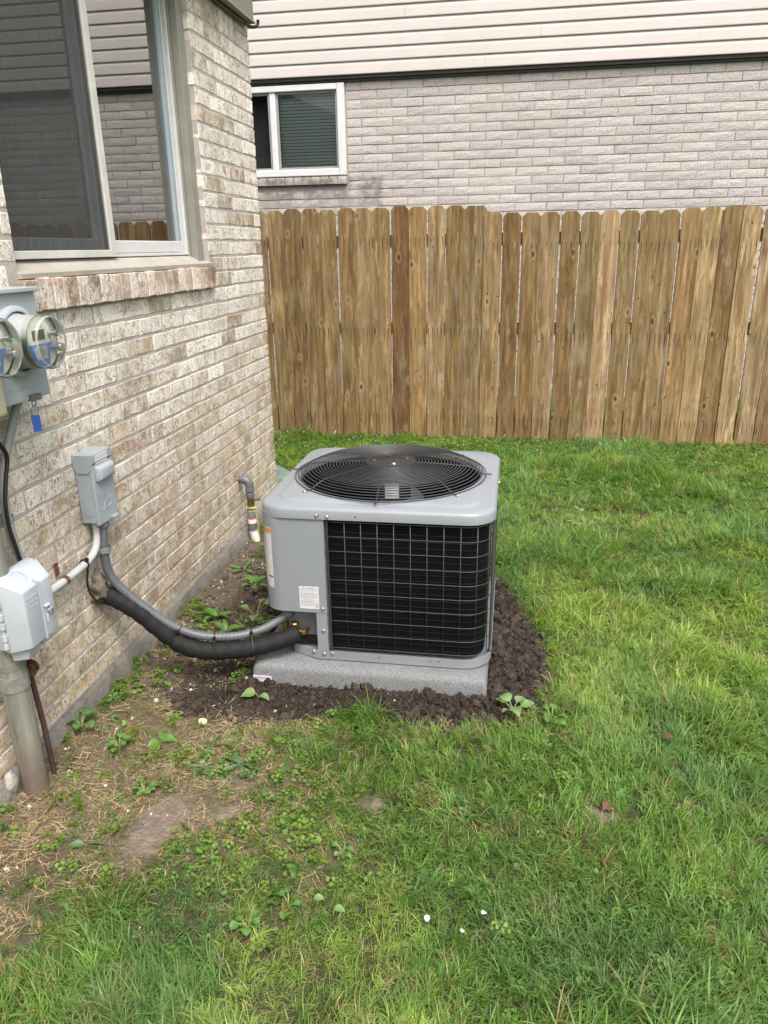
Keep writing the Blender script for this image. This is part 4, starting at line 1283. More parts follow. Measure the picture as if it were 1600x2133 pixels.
def meter(yc, zc):
    r0 = .067
    col = obj('collar', MB().lathe([(.088, 0), (.088, .010), (.080, .016), (.074, .016), (.074, .0)], (MX, yc, zc), 'x', 40, False, False), M['meter_box'], mbx, smooth=40)
    bd = obj('meter_can', MB().lathe([(.070, .004), (.070, .012), (.066, .016), (.066, .072), (.0655, .074)], (MX, yc, zc), 'x', 40, False, False), M['meter_body'], mbx, smooth=40)
    fx_ = MX+.074
    face = obj('dial_face', MB().lathe([(0, 0), (.064, 0)], (fx_, yc, zc), 'x', 40, False, False), M['meter_face'], bd)
    e = fx_+.001
    def pl(poly, mat, name, dx=0): return obj(name, MB().add([(e+dx, yc+a, zc+b) for a, b in poly], [tuple(range(len(poly)))]), mat, bd)
    pl([(-.040, .006), (.012, .006), (.012, .030), (-.040, .030)], M['lcd'], 'display')
    pl([(-.062, -.004), (.040, -.004), (.034, -.012), (.022, -.034), (.016, -.060), (-.020, -.060), (-.050, -.038)], M['meter_blue'], 'blue_panel')
    pl([(-.040, -.010), (.012, -.010), (.012, -.042), (-.034, -.042)], M['label'], 'number_plate', .0006)
    pr = MB()
    for zz, a, b in ((-.016, -.030, -.004), (-.023, -.034, .006), (-.030, -.020, .004), (-.037, -.024, -.006)): pr.add([(e+.0012, yc+a, zc+zz), (e+.0012, yc+b, zc+zz), (e+.0012, yc+b, zc+zz+.004), (e+.0012, yc+a, zc+zz+.004)], [(0, 1, 2, 3)])
    pr.add([(e+.0012, yc-.030, zc+.038), (e+.0012, yc+.004, zc+.038), (e+.0012, yc+.004, zc+.0395), (e+.0012, yc-.030, zc+.0395)], [(0, 1, 2, 3)])
    put(pr, M['ink_grey'], bd, 'face_print')
    obj('port', MB().lathe([(.006, 0), (.006, .014), (.008, .015), (.008, .023), (.005, .024), (0, .021)], (e, yc+.030, zc+.018), 'x', 16, False, False), M['steel'], bd, smooth=40)
    obj('lock', MB().lathe([(.009, 0), (.009, .018), (.011, .019), (.011, .027), (.0, .028)], (e, yc+.040, zc-.018), 'x', 18, False, False), M['steel'], bd, smooth=40)
    obj('glass_cover', MB().lathe([(.0672, .060), (.0672, .094), (.0655, .099), (.060, .1015), (.056, .0995), (0, .0995)], (MX, yc, zc), 'x', 48, False, False), M['clear'], mbx, smooth=50)
    obj('cover_rim', MB().tube([(MX+.0985, yc+.0615*math.cos(a), zc+.0615*math.sin(a)) for a in [2*PI*q/48 for q in range(48)]], .0030, 8, closed=True), M['clear_rim'], mbx, smooth=180)
def _rim():
    k = NT('clear_plastic_rim')
    b = k.pbr((.80, .79, .74), .12, 0, .6)
    t = k.n('ShaderNodeBsdfTransparent'); mx = k.n('ShaderNodeMixShader'); k.set(mx, 0, .24); k.t.links.new(t.outputs[0], mx.inputs[1]); k.t.links.new(b, mx.inputs[2])
    return k.done(mx.outputs[0])
M['clear_rim'] = _rim()
meter(1.752, 1.244); meter(1.566, 1.251)
# beige box at the very left, below the first meter
props(obj('junction_box', MB().box(.002, .125, 1.40, 1.645, 1.078, 1.215), M['beige'], None, bevel=.012, bseg=3, smooth=50, origin=(.06, 1.5, 1.08)), 'cream plastic box cut off at the left edge below the meters', 'junction box')

# cables running down from the meter box
cb1 = catmull([(.030, 1.815, 1.100), (.030, 1.800, 1.057), (.028, 1.748, .979), (.026, 1.708, .904), (.026, 1.695, .834), (.026, 1.695, .76), (.028, 1.703, .70), (.035, 1.712, .645), (.05, 1.715, .60)], 8)
props(obj('service_cable', MB().tube(cb1, .0115, 12), m_paint('grey_cable', (.27, .275, .275), .5, .15, 30), None, smooth=80, origin=(.03, 1.8, 1.05)), 'thick grey cable running down the bricks from the meter box', 'cable')
cb2 = catmull([(.050, 1.60, 1.09), (.045, 1.66, 1.03), (.042, 1.715, .96), (.040, 1.700, .90), (.040, 1.680, .84), (.040, 1.676, .77), (.045, 1.683, .70), (.05, 1.69, .63)], 8)
props(obj('black_cable', MB().tube(cb2, .0055, 8), M['black_plastic'], None, smooth=80, origin=(.05, 1.6, 1.05)), 'thin black cable tied to the grey cable on the wall', 'cable')
cl = MB().box(.002, .004, 1.690, 1.742, .770, .800).loft([[(.026-.0145*math.cos(R_(a)), 1.697+.0145*math.sin(R_(a)), z) for a in range(-60, 241, 20)] for z in (.776, .796)], False)
props(obj('cable_clamp', cl, M['zinc'], None, smooth=40, origin=(.01, 1.70, .78)), 'zinc clamp holding the grey cable to the wall', 'clamp')
# ================================================================== MAST PIPE, ROD, TELECOM BOX
PXc, PYc, PR = .060, 1.556, .0345
mast = empty('mast_pipe', (PXc, PYc, .03), 'weathered steel service mast pipe rising from the straw at the left edge', 'pipe')
obj('pipe', MB().tube([(PXc, PYc, -.05), (PXc, PYc, .4), (PXc+.006, PYc, .8), (PXc+.006, PYc, 1.1)], PR, 32), M['mast'], mast, smooth=60)
obj('pipe_band', MB().lathe([(PR+.0003, -.021), (PR+.003, -.021), (PR+.003, .021), (PR+.0003, .021)], (PXc, PYc, .382), 'z', 32, False, False), M['zinc'], mast, smooth=40)
obj('band_ear', MB().lathe([(0, 0), (.020, 0), (.020, .003), (.006, .0035), (.006, .009), (0, .009)], (.080, PYc+PR+.004, .388), 'y', 16, False, False).lathe([(0, 0), (.020, 0), (.020, .003), (0, .003)], (.080, PYc+PR+.018, .394), 'y', 16, False, False), M['rust'], mast, smooth=40)
obj('perforated_strap', MB().lathe([(PR+.0003, -.008), (PR+.002, -.008), (PR+.002, .008), (PR+.0003, .008)], (PXc, PYc, .432), 'z', 32, False, False), m_paint('dark_zinc', (.16, .165, .165), .5, .2), mast, smooth=40)
obj('cable_tie', MB().lathe([(PR+.0003, -.004), (PR+.003, -.003), (PR+.003, .003), (PR+.0003, .004)], (PXc, PYc, .512), 'z', 32, False, False), M['black_plastic'], mast)
obj('cable_tie', MB().lathe([(PR+.0003, -.004), (PR+.003, -.003), (PR+.003, .003), (PR+.0003, .004)], (PXc, PYc, .700), 'z', 32, False, False), M['black_plastic'], mast)
props(obj('ground_rod', MB().tube([(.080, 1.616, -.02), (.076, 1.615, .20), (.064, 1.612, .42)], .0075, 8), M['dark_rust'], None, smooth=50, origin=(.07, 1.62, 0)), 'rusty iron rod standing close beside the mast pipe', 'rod')
nid = empty('telecom_box', (.13, 1.60, .44), 'light grey plastic telecom box with a small padlock on the mast pipe', 'telecom box')
# hinged two-part cover
NX0, NX1 = .096, .160
NY0, NYm, NY1 = 1.520, 1.586, 1.648
NZ0, NZ1 = .497, .657
bk = MB().loft([[(.075, y, z) for y, z in ((1.500, .500), (1.668, .500), (1.668, .690), (1.500, .690))], [(NX0+.006, y, z) for y, z in ((1.500, .500), (1.668, .500), (1.668, .690), (1.500, .690))]], True, True, True)
obj('back_case', bk, M['nid'], nid, bevel=.005, smooth=50)
def lid(y0, y1, ya, yb, name):
    lo_ = [(NX0, y, z) for y, z in ((ya, .494), (yb, .494), (yb, .688), (ya, .688))]
    md = [(NX0+.018, y, z) for y, z in ((ya, .494), (yb, .494), (yb, .688), (ya, .688))]
    hi = [(NX1, y, z) for y, z in ((y0, NZ0+.004), (y1, NZ0+.004), (y1, NZ1), (y0, NZ1))]
    return obj(name, MB().loft([lo_, md, hi], True, True, True), M['nid'], nid, bevel=.004, bseg=3, smooth=50)
ld = lid(1.522, 1.583, 1.503, 1.584, 'customer_lid')
l2 = lid(1.589, 1.640, 1.588, 1.664, 'company_lid')
obj('lid_ridge', MB().box(NX0+.02, NX1+.002, 1.5835, 1.5885, .498, .664), M['nid'], nid, bevel=.001)
for i, t_ in enumerate(('CUSTOMER', 'NETWORK', 'INTERFACE')):
    obj('embossed_text', text_mb(t_, .0095, (NX1+.0003, 1.5525, .630-.013*i), (0, 1, 0), (0, 0, 1), .0005, 'CENTER'), M['nid'], ld)
obj('cable_chute', MB().loft([[(x, y, .500) for x, y in ((.10, 1.512), (.145, 1.530), (.145, 1.575), (.10, 1.59))], [(x, y, .462) for x, y in ((.10, 1.518), (.135, 1.532), (.135, 1.570), (.10, 1.585))]], True, True, True), M['nid'], nid, bevel=.003)
obj('cable_chute', MB().box(.09, .125, 1.612, 1.648, .462, .497), M['nid'], nid, bevel=.003)
for z in (.510, .532, .565, .590, .625, .655):
    obj('hinge_knuckle', MB().lathe([(.0075, 0), (.0075, .016)], (NX0+.008, 1.499, z), 'z', 12), M['nid'], nid, smooth=50)
obj('hinge_pin', MB().lathe([(.0042, 0), (.0042, .175)], (NX0+.008, 1.499, .505), 'z', 10), M['nid'], nid, smooth=50)
pk = MB().box(NX1-.002, NX1+.008, 1.592, 1.612, .585, .589).box(NX1-.002, NX1+.007, 1.600, 1.618, .571, .576)
pk.box(NX1-.002, NX1+.004, 1.598, 1.602, .540, .562)
obj('hasp', pk, M['nid'], nid, bevel=.001)
obj('padlock', MB().box(NX1+.001, NX1+.010, 1.607, 1.618, .560, .574).tube([(NX1+.006, 1.6125+.0045*math.cos(a), .574+.008*math.sin(a)) for a in [PI*q/8 for q in range(9)]], .0016, 6), M['steel'], nid, bevel=.001)
obj('top_latch', MB().box(.100, .150, 1.580, 1.592, .664, .669).box(.082, .098, 1.480, 1.500, .690, .706), M['white_frame'], nid, bevel=.002)
# ================================================================== GAS RISER
gx, gy = .056, 3.462
gas = empty('gas_riser', (gx, gy, 0), 'gas pipe with yellow-handled valve coming out of the brick near the corner', 'gas pipe')
el = catmull([(-.01, gy, .362), (.018, gy, .362), (.036, gy, .360), (.050, gy, .350), (gx, gy, .334), (gx, gy, .310)], 6)
obj('elbow', MB().tube(el, [.0145 if i < 6 else .0215 for i in range(len(el))], 18), M['dark_pipe'], gas, smooth=50)
obj('coupling', MB().lathe([(.0235, 0), (.0235, -.010), (.0195, -.011), (.0195, -.024), (.0225, -.025), (.0225, -.040)], (gx, gy, .314), 'z', 20), M['dark_pipe'], gas, smooth=40)
obj('valve_body', MB().lathe([(.0200, 0), (.0215, -.006), (.0215, -.014), (.019, -.018), (.019, -.052)], (gx, gy, .275), 'z', 8), m_paint('old_brass', (.17, .12, .05), .45, .3, 30, .6), gas, smooth=30)
obj('valve_stem', MB().lathe([(.008, 0), (.008, .026), (.011, .026), (.011, .034)], (gx+.014, gy, .262), 'x', 12), M['dark_pipe'], gas, smooth=40)
hd = MB().loft([[(gx+.046+a, gy-.004+b, .262+c) for a, b, c in ((0, -.006, -.006), (0, .010, -.006), (.004, .010, .004), (.004, -.006, .004))], [(gx+.056+a, gy+.03+b, .300+c) for a, b, c in ((0, -.006, -.006), (0, .008, -.006), (.004, .008, .004), (.004, -.006, .004))]], True, True, True)
obj('handle', hd, m_paint('yellow_handle', (.62, .36, .03), .45, .2), gas, bevel=.002)
obj('union', MB().lathe([(.0215, 0), (.0215, -.022), (.024, -.024), (.024, -.050), (.0205, -.052), (.0205, -.060)], (gx, gy, .222), 'z', 8), M['zinc'], gas, smooth=30)
obj('red_band', MB().lathe([(.0225, 0), (.0225, -.008)], (gx, gy, .163), 'z', 20), m_paint('faded_red', (.42, .13, .11), .6, .2), gas, smooth=40)
obj('white_band', MB().lathe([(.0223, 0), (.0223, -.022)], (gx, gy, .155), 'z', 20), M['tape'], gas, smooth=40)
obj('ribbed_sleeve', MB().lathe([(.021+.0012*(i % 2), -.006*i) for i in range(8)], (gx, gy, .133), 'z', 20), M['dark_pipe'], gas, smooth=30)
obj('taped_tail', MB().tube([(gx, gy, .095), (gx+.004, gy+.004, .06), (gx+.012, gy+.010, .02), (gx+.018, gy+.016, -.03)], [.0215, .0225, .022, .018], 14), M['tape'], gas, smooth=50)
obj('tracer_wire', MB().tube(catmull([(gx+.021, gy-.004, .225), (gx+.026, gy-.006, .21), (gx+.014, gy-.020, .222), (gx+.030, gy-.010, .17), (gx+.033, gy-.006, .10), (gx+.036, gy-.006, .01)], 6), .0016, 5).tube([(gx+.0245*math.cos(a), gy+.0245*math.sin(a), .218) for a in [2*PI*q/16 for q in range(16)]], .0018, 5, closed=True), m_paint('yellow_wire', (.62, .52, .08), .5, .1), gas)
# ================================================================== cable along the fascia
ec = catmull([(.010, 3.2, 2.468), (.014, 3.6, 2.469), (.020, 3.9, 2.467), (.030, 4.02, 2.466), (.048, 4.055, 2.470), (.060, 4.065, 2.485), (.062, 4.060, 2.500)], 6)
props(obj('eave_cable', MB().tube(ec, .0075, 8), M['black_plastic'], None, smooth=80, origin=(.02, 3.9, 2.467)), 'black cable looping round the end of the taupe fascia', 'cable')
# paving slabs behind the house corner
for i, (pts, z, lb) in enumerate(((((-.33, 4.34), (-.02, 4.41), (-.03, 4.60), (-.22, 4.80), (-.55, 4.60)), .055, 'green-grey slate slab on the grass behind the house corner, farther one'),
                              (((-.30, 4.12), (.010, 4.16), (.015, 4.30), (-.03, 4.36), (-.34, 4.29)), .060, 'green-grey slate slab on the grass behind the house corner, nearer one'))):
    props(obj('paving_slab', MB().loft([[(x, y, -.04) for x, y in pts], [(x, y, z-.004) for x, y in pts], [(x*.97-.004, (y-4.4)*.97+4.4, z) for x, y in pts]], True, True, True), M['slate'], None, bevel=.004, origin=(pts[0][0], pts[0][1], 0)), lb, 'paving slab', 'slate slabs')
# lump of old concrete left of the mast
bm = bmesh.new(); bmesh.ops.create_icosphere(bm, subdivisions=3, radius=1)
for v in bm.verts:
    n_ = float(fbm(v.co.x*2+v.co.z, v.co.y*2-v.co.z, 1.4))-.5
    v.co = Vector((v.co.x*.016, v.co.y*.019, v.co.z*.042))*(1+n_*.6)
me = bpy.data.meshes.new('concrete_lump'); bm.to_mesh(me); bm.free(); me.materials.append(M['stone']); me.shade_smooth()
props(link('concrete_lump', me, None, (.026, 1.508, .082)), 'small lump of pale concrete between the wall and the mast pipe', 'stone')

# ================================================================== VEGETATION AND LITTER
def proto_collection(name, meshes):
    col = bpy.data.collections.new(name)
    for i, me in enumerate(meshes):
        o = bpy.data.objects.new('%s_%02d' % (name, i), me)
        col.objects.link(o)
    return col

def scatter(name, col, P, rot, scale, idx, tint, label, cat):
    n = len(P)
    me = bpy.data.meshes.new(name)
    me.vertices.add(n)
    me.vertices.foreach_set('co', np.asarray(P, np.float32).ravel())
    a = me.attributes.new('rot', 'FLOAT_VECTOR', 'POINT'); a.data.foreach_set('vector', np.asarray(rot, np.float32).ravel())
    a = me.attributes.new('scl', 'FLOAT_VECTOR', 'POINT'); a.data.foreach_set('vector', np.asarray(scale, np.float32).ravel())
    a = me.attributes.new('pick', 'INT', 'POINT'); a.data.foreach_set('value', np.asarray(idx, np.int32))
    a = me.attributes.new('tint', 'FLOAT_COLOR', 'POINT'); a.data.foreach_set('color', np.concatenate([np.asarray(tint), np.ones((n, 1))], 1).astype(np.float32).ravel())
    o = link(name, me)
    g = bpy.data.node_groups.new(name, 'GeometryNodeTree')
    g.interface.new_socket('Geometry', in_out='INPUT', socket_type='NodeSocketGeometry')
    g.interface.new_socket('Geometry', in_out='OUTPUT', socket_type='NodeSocketGeometry')
    N = g.nodes; Lk = g.links
    gi, go = N.new('NodeGroupInput'), N.new('NodeGroupOutput')
    ip = N.new('GeometryNodeInstanceOnPoints')
    ci = N.new('GeometryNodeCollectionInfo'); ci.inputs['Collection'].default_value = col
    ci.inputs['Separate Children'].default_value = True; ci.inputs['Reset Children'].default_value = True
    def na(nm, ty):
        q = N.new('GeometryNodeInputNamedAttribute'); q.data_type = ty; q.inputs['Name'].default_value = nm; return q.outputs['Attribute']
    Lk.new(gi.outputs[0], ip.inputs['Points'])
    Lk.new(ci.outputs[0], ip.inputs['Instance'])
    ip.inputs['Pick Instance'].default_value = True
    Lk.new(na('pick', 'INT'), ip.inputs['Instance Index'])
    e2r = N.new('FunctionNodeEulerToRotation'); Lk.new(na('rot', 'FLOAT_VECTOR'), e2r.inputs[0])
    Lk.new(e2r.outputs[0], ip.inputs['Rotation'])
    Lk.new(na('scl', 'FLOAT_VECTOR'), ip.inputs['Scale'])
    Lk.new(ip.outputs[0], go.inputs[0])
    md = o.modifiers.new('scatter', 'NODES'); md.node_group = g
    props(o, label, cat, kind='stuff')
    return o

M['grass'] = m_leaf('grass_blade', 'INST', trans=.44)
M['straw'] = m_leaf('straw_blade', 'INST', trans=.12)
def _clod():
    k = NT('soil_clod'); p = k.pos()
    c = k.mix(1, k.attr('tint', 'INSTANCER'), k.ramp(k.noise(p, 90, 4, .7), [(.3, .55), (.7, 1.4)]), 'MULTIPLY')
    return k.done(k.pbr(c, .95, 0, .12, k.bump(k.noise(p, 160, 3), .5, .003)))
M['clod'] = _clod()

def tuft(seed, n, h, spread, w, lean, mat, flat=0.0):
    rg = random.Random(seed)
    V = []; F = []
    for b in range(n):
        a = rg.uniform(0, 2*PI); rd = spread*math.sqrt(rg.random())
        bx, by = rd*math.cos(a), rd*math.sin(a)
        d = rg.gauss(0, 1.05)
        hh = h*rg.uniform(.55, 1.15); ln = lean*rg.uniform(.3, 1.3)+flat
        ww = w*rg.uniform(.7, 1.25)
        ca, sa = math.cos(d), math.sin(d)
        tw = rg.uniform(-.5, .5)
        n0 = len(V)
        segs = 4
        x = z = 0.0
        ang = rg.uniform(.02, .25)+flat*1.2
        for s_ in range(segs+1):
            t = s_/segs
            wd = ww*(1-t**1.7)*(.75+.25*min(1, t*4))*.5
            sx, sy = -math.sin(d+tw*t)*wd, math.cos(d+tw*t)*wd
            px_, py_, pz_ = bx+ca*x, by+sa*x, max(z, .0015)
            if s_ < segs: V += [(px_-sx, py_-sy, pz_), (px_+sx, py_+sy, pz_)]
            else: V.append((px_, py_, pz_))
            st_ = hh/segs
            ang += ln/segs*(.6+t*1.3)
            x += st_*math.sin(min(ang, 2.2)); z += st_*math.cos(min(ang, 2.2))
        for s_ in range(segs-1):
            q = n0+2*s_; F.append((q, q+1, q+3, q+2))
        q = n0+2*(segs-1); F.append((q, q+1, q+2))
    me = bpy.data.meshes.new('tuft'); me.from_pydata(V, [], F); me.materials.append(mat); me.shade_smooth()
    return me

def leaf_fan(V, F, c, d, up_, r, lobes=0):
    """a small cupped round leaf"""
    d = Vector(d).normalized(); u = Vector(up_).normalized(); s_ = d.cross(u).normalized()
    n0 = len(V)
    V.append(tuple(Vector(c)-u*r*.12))
    m = 9
    for i in range(m):
        a = 2*PI*i/m
        rr_ = r*(1+(.16*math.cos(a*lobes) if lobes else 0))
        if abs(a-PI) < .4: rr_ *= .55
        V.append(tuple(Vector(c)+d*rr_*math.cos(a)+s_*rr_*math.sin(a)+u*r*.10))
    for i in range(m): F.append((n0, n0+1+i, n0+1+(i+1) % m))

def clover(seed, n, spread, r0, r1, h0, h1, lobes=0):
    rg = random.Random(seed); V = []; F = []
    for q in range(n):
        a = rg.uniform(0, 2*PI); rd = spread*math.sqrt(rg.random())
        h = rg.uniform(h0, h1); r = rg.uniform(r0, r1)
        t = rg.uniform(.1, .6); ta = rg.uniform(0, 2*PI)
        u = Vector((math.sin(t)*math.cos(ta), math.sin(t)*math.sin(ta), math.cos(t)))
        d = Vector((math.cos(a), math.sin(a), 0)); d = (d-u*d.dot(u))
        cx, cy = rd*math.cos(a), rd*math.sin(a)
        if lobes == 3:
            for k_ in range(3):
                dd = Matrix.Rotation(2*PI*k_/3, 3, u) @ d.normalized()
                leaf_fan(V, F, Vector((cx, cy, h))+dd*r*.9, dd, u, r*.72)
        else: leaf_fan(V, F, (cx, cy, h), d, u, r, lobes)
        n0 = len(V)
        V += [(cx*.6, cy*.6, 0), (cx*.6+.0016, cy*.6, 0), (cx, cy, h-.001), (cx+.001, cy, h-.001)]
        F.append((n0, n0+1, n0+3, n0+2))
    me = bpy.data.meshes.new('clover'); me.from_pydata(V, [], F); me.materials.append(M['grass']); me.shade_smooth()
    return me

G_long = proto_collection('grass_proto', [tuft(100+i, 11, .098, .016, .0036, 1.5+.22*(i % 4), M['grass']) for i in range(6)] + [tuft(130+i, 6, .075, .018, .0062, 1.6, M['grass'], .25) for i in range(2)] + [tuft(140+i, 12, .062, .020, .0033, 1.25, M['grass'], .12) for i in range(6)] + [tuft(160+i, 8, .030, .02, .0038, .9, M['grass'], .3) for i in range(5)])
G_clov = proto_collection('clover_proto', [clover(200+i, 9, .030, .0055, .0095, .006, .024) for i in range(5)] + [clover(220+i, 6, .026, .0055, .008, .012, .034, 3) for i in range(5)])
G_straw = proto_collection('straw_proto', [tuft(300+i, 7, .060, .03, .0019, .5, M['straw'], 1.05) for i in range(6)] + [tuft(320+i, 7, .028, .03, .0022, .3, M['straw'], 1.2) for i in range(4)])
def clod_mesh(seed):
    rg = random.Random(seed); bm = bmesh.new(); bmesh.ops.create_icosphere(bm, subdivisions=2 if seed % 2 else 1, radius=1)
    ph = [rg.uniform(0, 6) for _ in range(6)]
    for v in bm.verts:
        c = v.co
        n_ = .28*math.sin(3*c.x+ph[0])*math.sin(2.6*c.y+ph[1])+.22*math.sin(4.3*c.z+ph[2]+2*c.x)+rg.uniform(-.10, .10)
        v.co = c*(1+n_); v.co.z *= .72
    me = bpy.data.meshes.new('clod'); bm.to_mesh(me); bm.free(); me.materials.append(M['clod'])
    return me
G_clod = proto_collection('clod_proto', [clod_mesh(400+i) for i in range(8)])

def cand(dens, x0, x1, y0, y1):
    n = int(dens*(x1-x0)*(y1-y0))
    x = RNG.uniform(x0, x1, n); y = RNG.uniform(y0, y1, n)
    d = np.stack([x-CAM[0], y-CAM[1], -CAM[2]+0*x], 1)
    z = d @ fw; u = 800+FPX*(d @ rt)/z; v = 1066.5-FPX*(d @ up)/z
    ok = (z > .2) & (u > -140) & (u < 1740) & (v < 2330)
    ok &= ~((x < .035) & (y < YC+.02)) & ~pad_in(x, y)
    ok &= ~((x < .05) & (y > 3.40) & (y < 3.52))
    return x[ok], y[ok]
def hidden(x, y):        # behind the air conditioner as seen from the camera, far enough not to matter
    return (x > .75) & (x < 1.20) & (y > 3.05) & (y < 3.9)

def build_lawn():
    # ---- grass
    xs, ys, hs_ = [], [], []
    for dens, y0, y1 in ((5200, .6, 1.6), (4300, 1.6, 2.6), (3000, 2.6, 4.2), (2300, 4.2, 6.6)):
        x, y = cand(dens, -1.0, 3.9, y0, y1); xs.append(x); ys.append(y)
    x = np.concatenate(xs); y = np.concatenate(ys)
    L = lush(x, y); sd = soil_sd(x, y); bs = bare_sd(x, y)
    patch = fbm(x+3, y+1, 4.2)
    thin = .62+.65*sst(.36, .58, patch)
    pr = L*(.80+.35*patch) + (1-L)*thin*.72
    pr *= sst(-.03, .045, sd)
    near = sst(.42, .05, x)*sst(2.05, 1.6, y)
    pr *= 1-.75*near
    pr *= np.where((sd < 0) & (x < .46) & (y > 2.05), 0, 1)
    pr *= sst(-.35, .35, bs)
    pr = np.maximum(pr, .0)
    inleft = (sd < 0) & (x < .45) & (y > 2.15)
    pr = np.where(inleft, .18*sst(.46, .62, fbm(x+9, y, 6)), pr)
    pr *= np.where(hidden(x, y), .4, 1)
    pr *= np.where(y > 3.4, .55+.45*sst(.4, .6, fbm(x, y, 3.1)), 1)
    k = RNG.random(len(x)) < pr
    x, y, L, patch, sd = x[k], y[k], L[k], patch[k], sd[k]
    n = len(x); z = gz(x, y)-.002
    u = RNG.random(n)
    tall = sst(.5, .68, fbm(x+5, y+2, 3.3))*L
    kind = np.where(u < .28+.45*tall, RNG.integers(0, 8, n), np.where(u < .78+.15*L, RNG.integers(8, 14, n), RNG.integers(14, 19, n)))
    kind = np.where((L < .45) & (kind < 8) & (RNG.random(n) < .8), RNG.integers(8, 19, n), kind)
    sc = (.75+.5*RNG.random(n))*(.70+.50*tall)*(.50+.50*L)*(1-.22*sst(1.5, 1.0, x)*sst(1.7, 1.2, y))
    sc *= np.where(y > 5.7, 1.1, 1)
    hue = np.clip(fbm(x+1, y+8, 2.0)+.55*(RNG.random(n)-.5), 0, 1)[:, None]
    A = np.array([.070, .155, .024]); B = np.array([.188, .288, .056]); Cc = np.array([.125, .235, .055])
    t = A*(1-hue)+B*hue
    t = t*(1-.45*RNG.random((n, 1))*(1-L[:, None])) 
    mixb = (RNG.random((n, 1)) < .25)
    t = np.where(mixb, Cc*(.8+.5*RNG.random((n, 1))), t)
    dead = RNG.random(n) < (.06+.20*(1-L)+.10*sst(.10, .0, sd)+.10*sst(.60, .72, fbm(x+41, y-7, 3.5)))
    t[dead] = np.array([.30, .235, .115])*(.7+.5*RNG.random((dead.sum(), 1)))
    blue = sst(.52, .66, fbm(x+31, y+5, 3.0))[:, None]*(.4+.6*RNG.random((n, 1)))
    t = t*(1-blue*.75)+np.array([.098, .190, .066])*blue*.75
    yel = np.maximum(sst(.52, .66, fbm(x-9, y+15, 2.3)), sst(.30, .05, np.hypot((x-1.62)/1.0, (y-2.45)/1.6)))[:, None]*(.3+.7*RNG.random((n, 1)))
    t = np.where(dead[:, None], t, t*(1-yel*.7)+np.array([.30, .38, .085])*yel*.8)
    t *= (.74+.70*RNG.random((n, 1)))
    flow = 2*PI*1.6*fbm(x+13, y+17, 1.9)+RNG.normal(0, .75, n)
    rot = np.stack([RNG.normal(0, .15, n), RNG.normal(0, .15, n), flow], 1)
    scatter('lawn_grass', G_long, np.stack([x, y, z], 1), rot, np.stack([sc, sc, sc*(.8+.4*RNG.random(n))], 1), kind, t, 'green lawn grass growing round the air conditioner', 'grass')
    ng = n
    # ---- clover and creeping weeds
    x, y = cand(1500, -1.0, 3.9, .7, 6.6)
    L = lush(x, y); sd = soil_sd(x, y); patch = fbm(x-4, y+6, 2.7); bs = bare_sd(x, y)
    far = sst(4.3, 5.2, y)
    pr = (.12+.55*sst(.44, .60, patch))*(.20+.80*(1-L)) + .75*far*sst(2.8, .9, x) + .25*far
    pr *= sst(-.03, .03, sd)*sst(-.2, .4, bs)
    pr = np.where((sd < 0) & (x < .45) & (y > 2.1), .40*sst(.5, .64, fbm(x+2, y+4, 5)), pr)
    pr *= np.where(hidden(x, y), .4, 1)*(1-.6*sst(.3, .05, x)*sst(2.0, 1.7, y))
    pr *= 1-.7*sst(1.35, 1.0, y)
    k = RNG.random(len(x)) < pr
    x, y, L = x[k], y[k], L[k]; n = len(x)
    kind = np.where(RNG.random(n) > .5, RNG.integers(0, 5, n), RNG.integers(5, 10, n))
    sc = (.55+.55*RNG.random(n))+.25*sst(3.5, 5, y)
    t = np.array([.115, .235, .045])*(1-RNG.random((n, 1))*.5)+np.array([.09, .06, .0])*RNG.random((n, 1))*.8
    rot = np.stack([RNG.normal(0, .12, n), RNG.normal(0, .12, n), RNG.uniform(0, 2*PI, n)], 1)
    scatter('clover_cover', G_clov, np.stack([x, y, gz(x, y)], 1), rot, np.stack([sc]*3, 1), kind, t, 'low clover and creeping weeds spreading through the lawn', 'ground cover')
    # ---- straw
    x, y = cand(2600, 0, 2.4, .7, 3.6)
    L = lush(x, y); sd = soil_sd(x, y); bs = bare_sd(x, y)
    nz = fbm(x+6, y-3, 4.0)
    pr = (1-L)*(.10+.55*sst(.48, .66, nz)) + .03
    pr = np.maximum(pr, sst(.40, .10, x)*sst(2.1, 1.8, y)*.95)
    pr = np.maximum(pr, .5*sst(.09, .02, np.abs(sd))*(y < 2.3))
    pr = np.where(sd < -.03, np.where(x < .45, .22*sst(.45, .65, nz)+.05, .02), pr)
    pr *= sst(-.1, .5, bs)
    k = RNG.random(len(x)) < pr
    x, y = x[k], y[k]; n = len(x)
    t = np.array([.40, .31, .175])*(.55+.65*RNG.random((n, 1)))
    t = np.where(RNG.random((n, 1)) < .3, np.array([.17, .115, .065])*(.6+.7*RNG.random((n, 1))), t)
    rot = np.stack([RNG.normal(0, .10, n), RNG.normal(0, .10, n), RNG.uniform(0, 2*PI, n)], 1)
    sc = .6+.6*RNG.random(n)
    scatter('straw', G_straw, np.stack([x, y, gz(x, y)+.003], 1), rot, np.stack([sc]*3, 1), RNG.integers(0, 10, n), t, 'dry straw-coloured clippings on the bare ground by the wall', 'straw')
    # ---- soil clods
    x, y = cand(21000, -.05, 1.62, 1.85, 3.6)
    sd = soil_sd(x, y)
    padd = np.maximum(np.maximum(.47-x, x-1.30), np.maximum(2.21-y, y-3.06))
    fr = sst(.34, .10, padd+.12*(fbm(x, y, 6)-.5))
    right = sst(.9, 1.3, x)
    pr = sst(.02, -.02, sd)*(.12+.75*fr) + .10*sst(.10, .0, sd)*fr
    k = RNG.random(len(x)) < pr
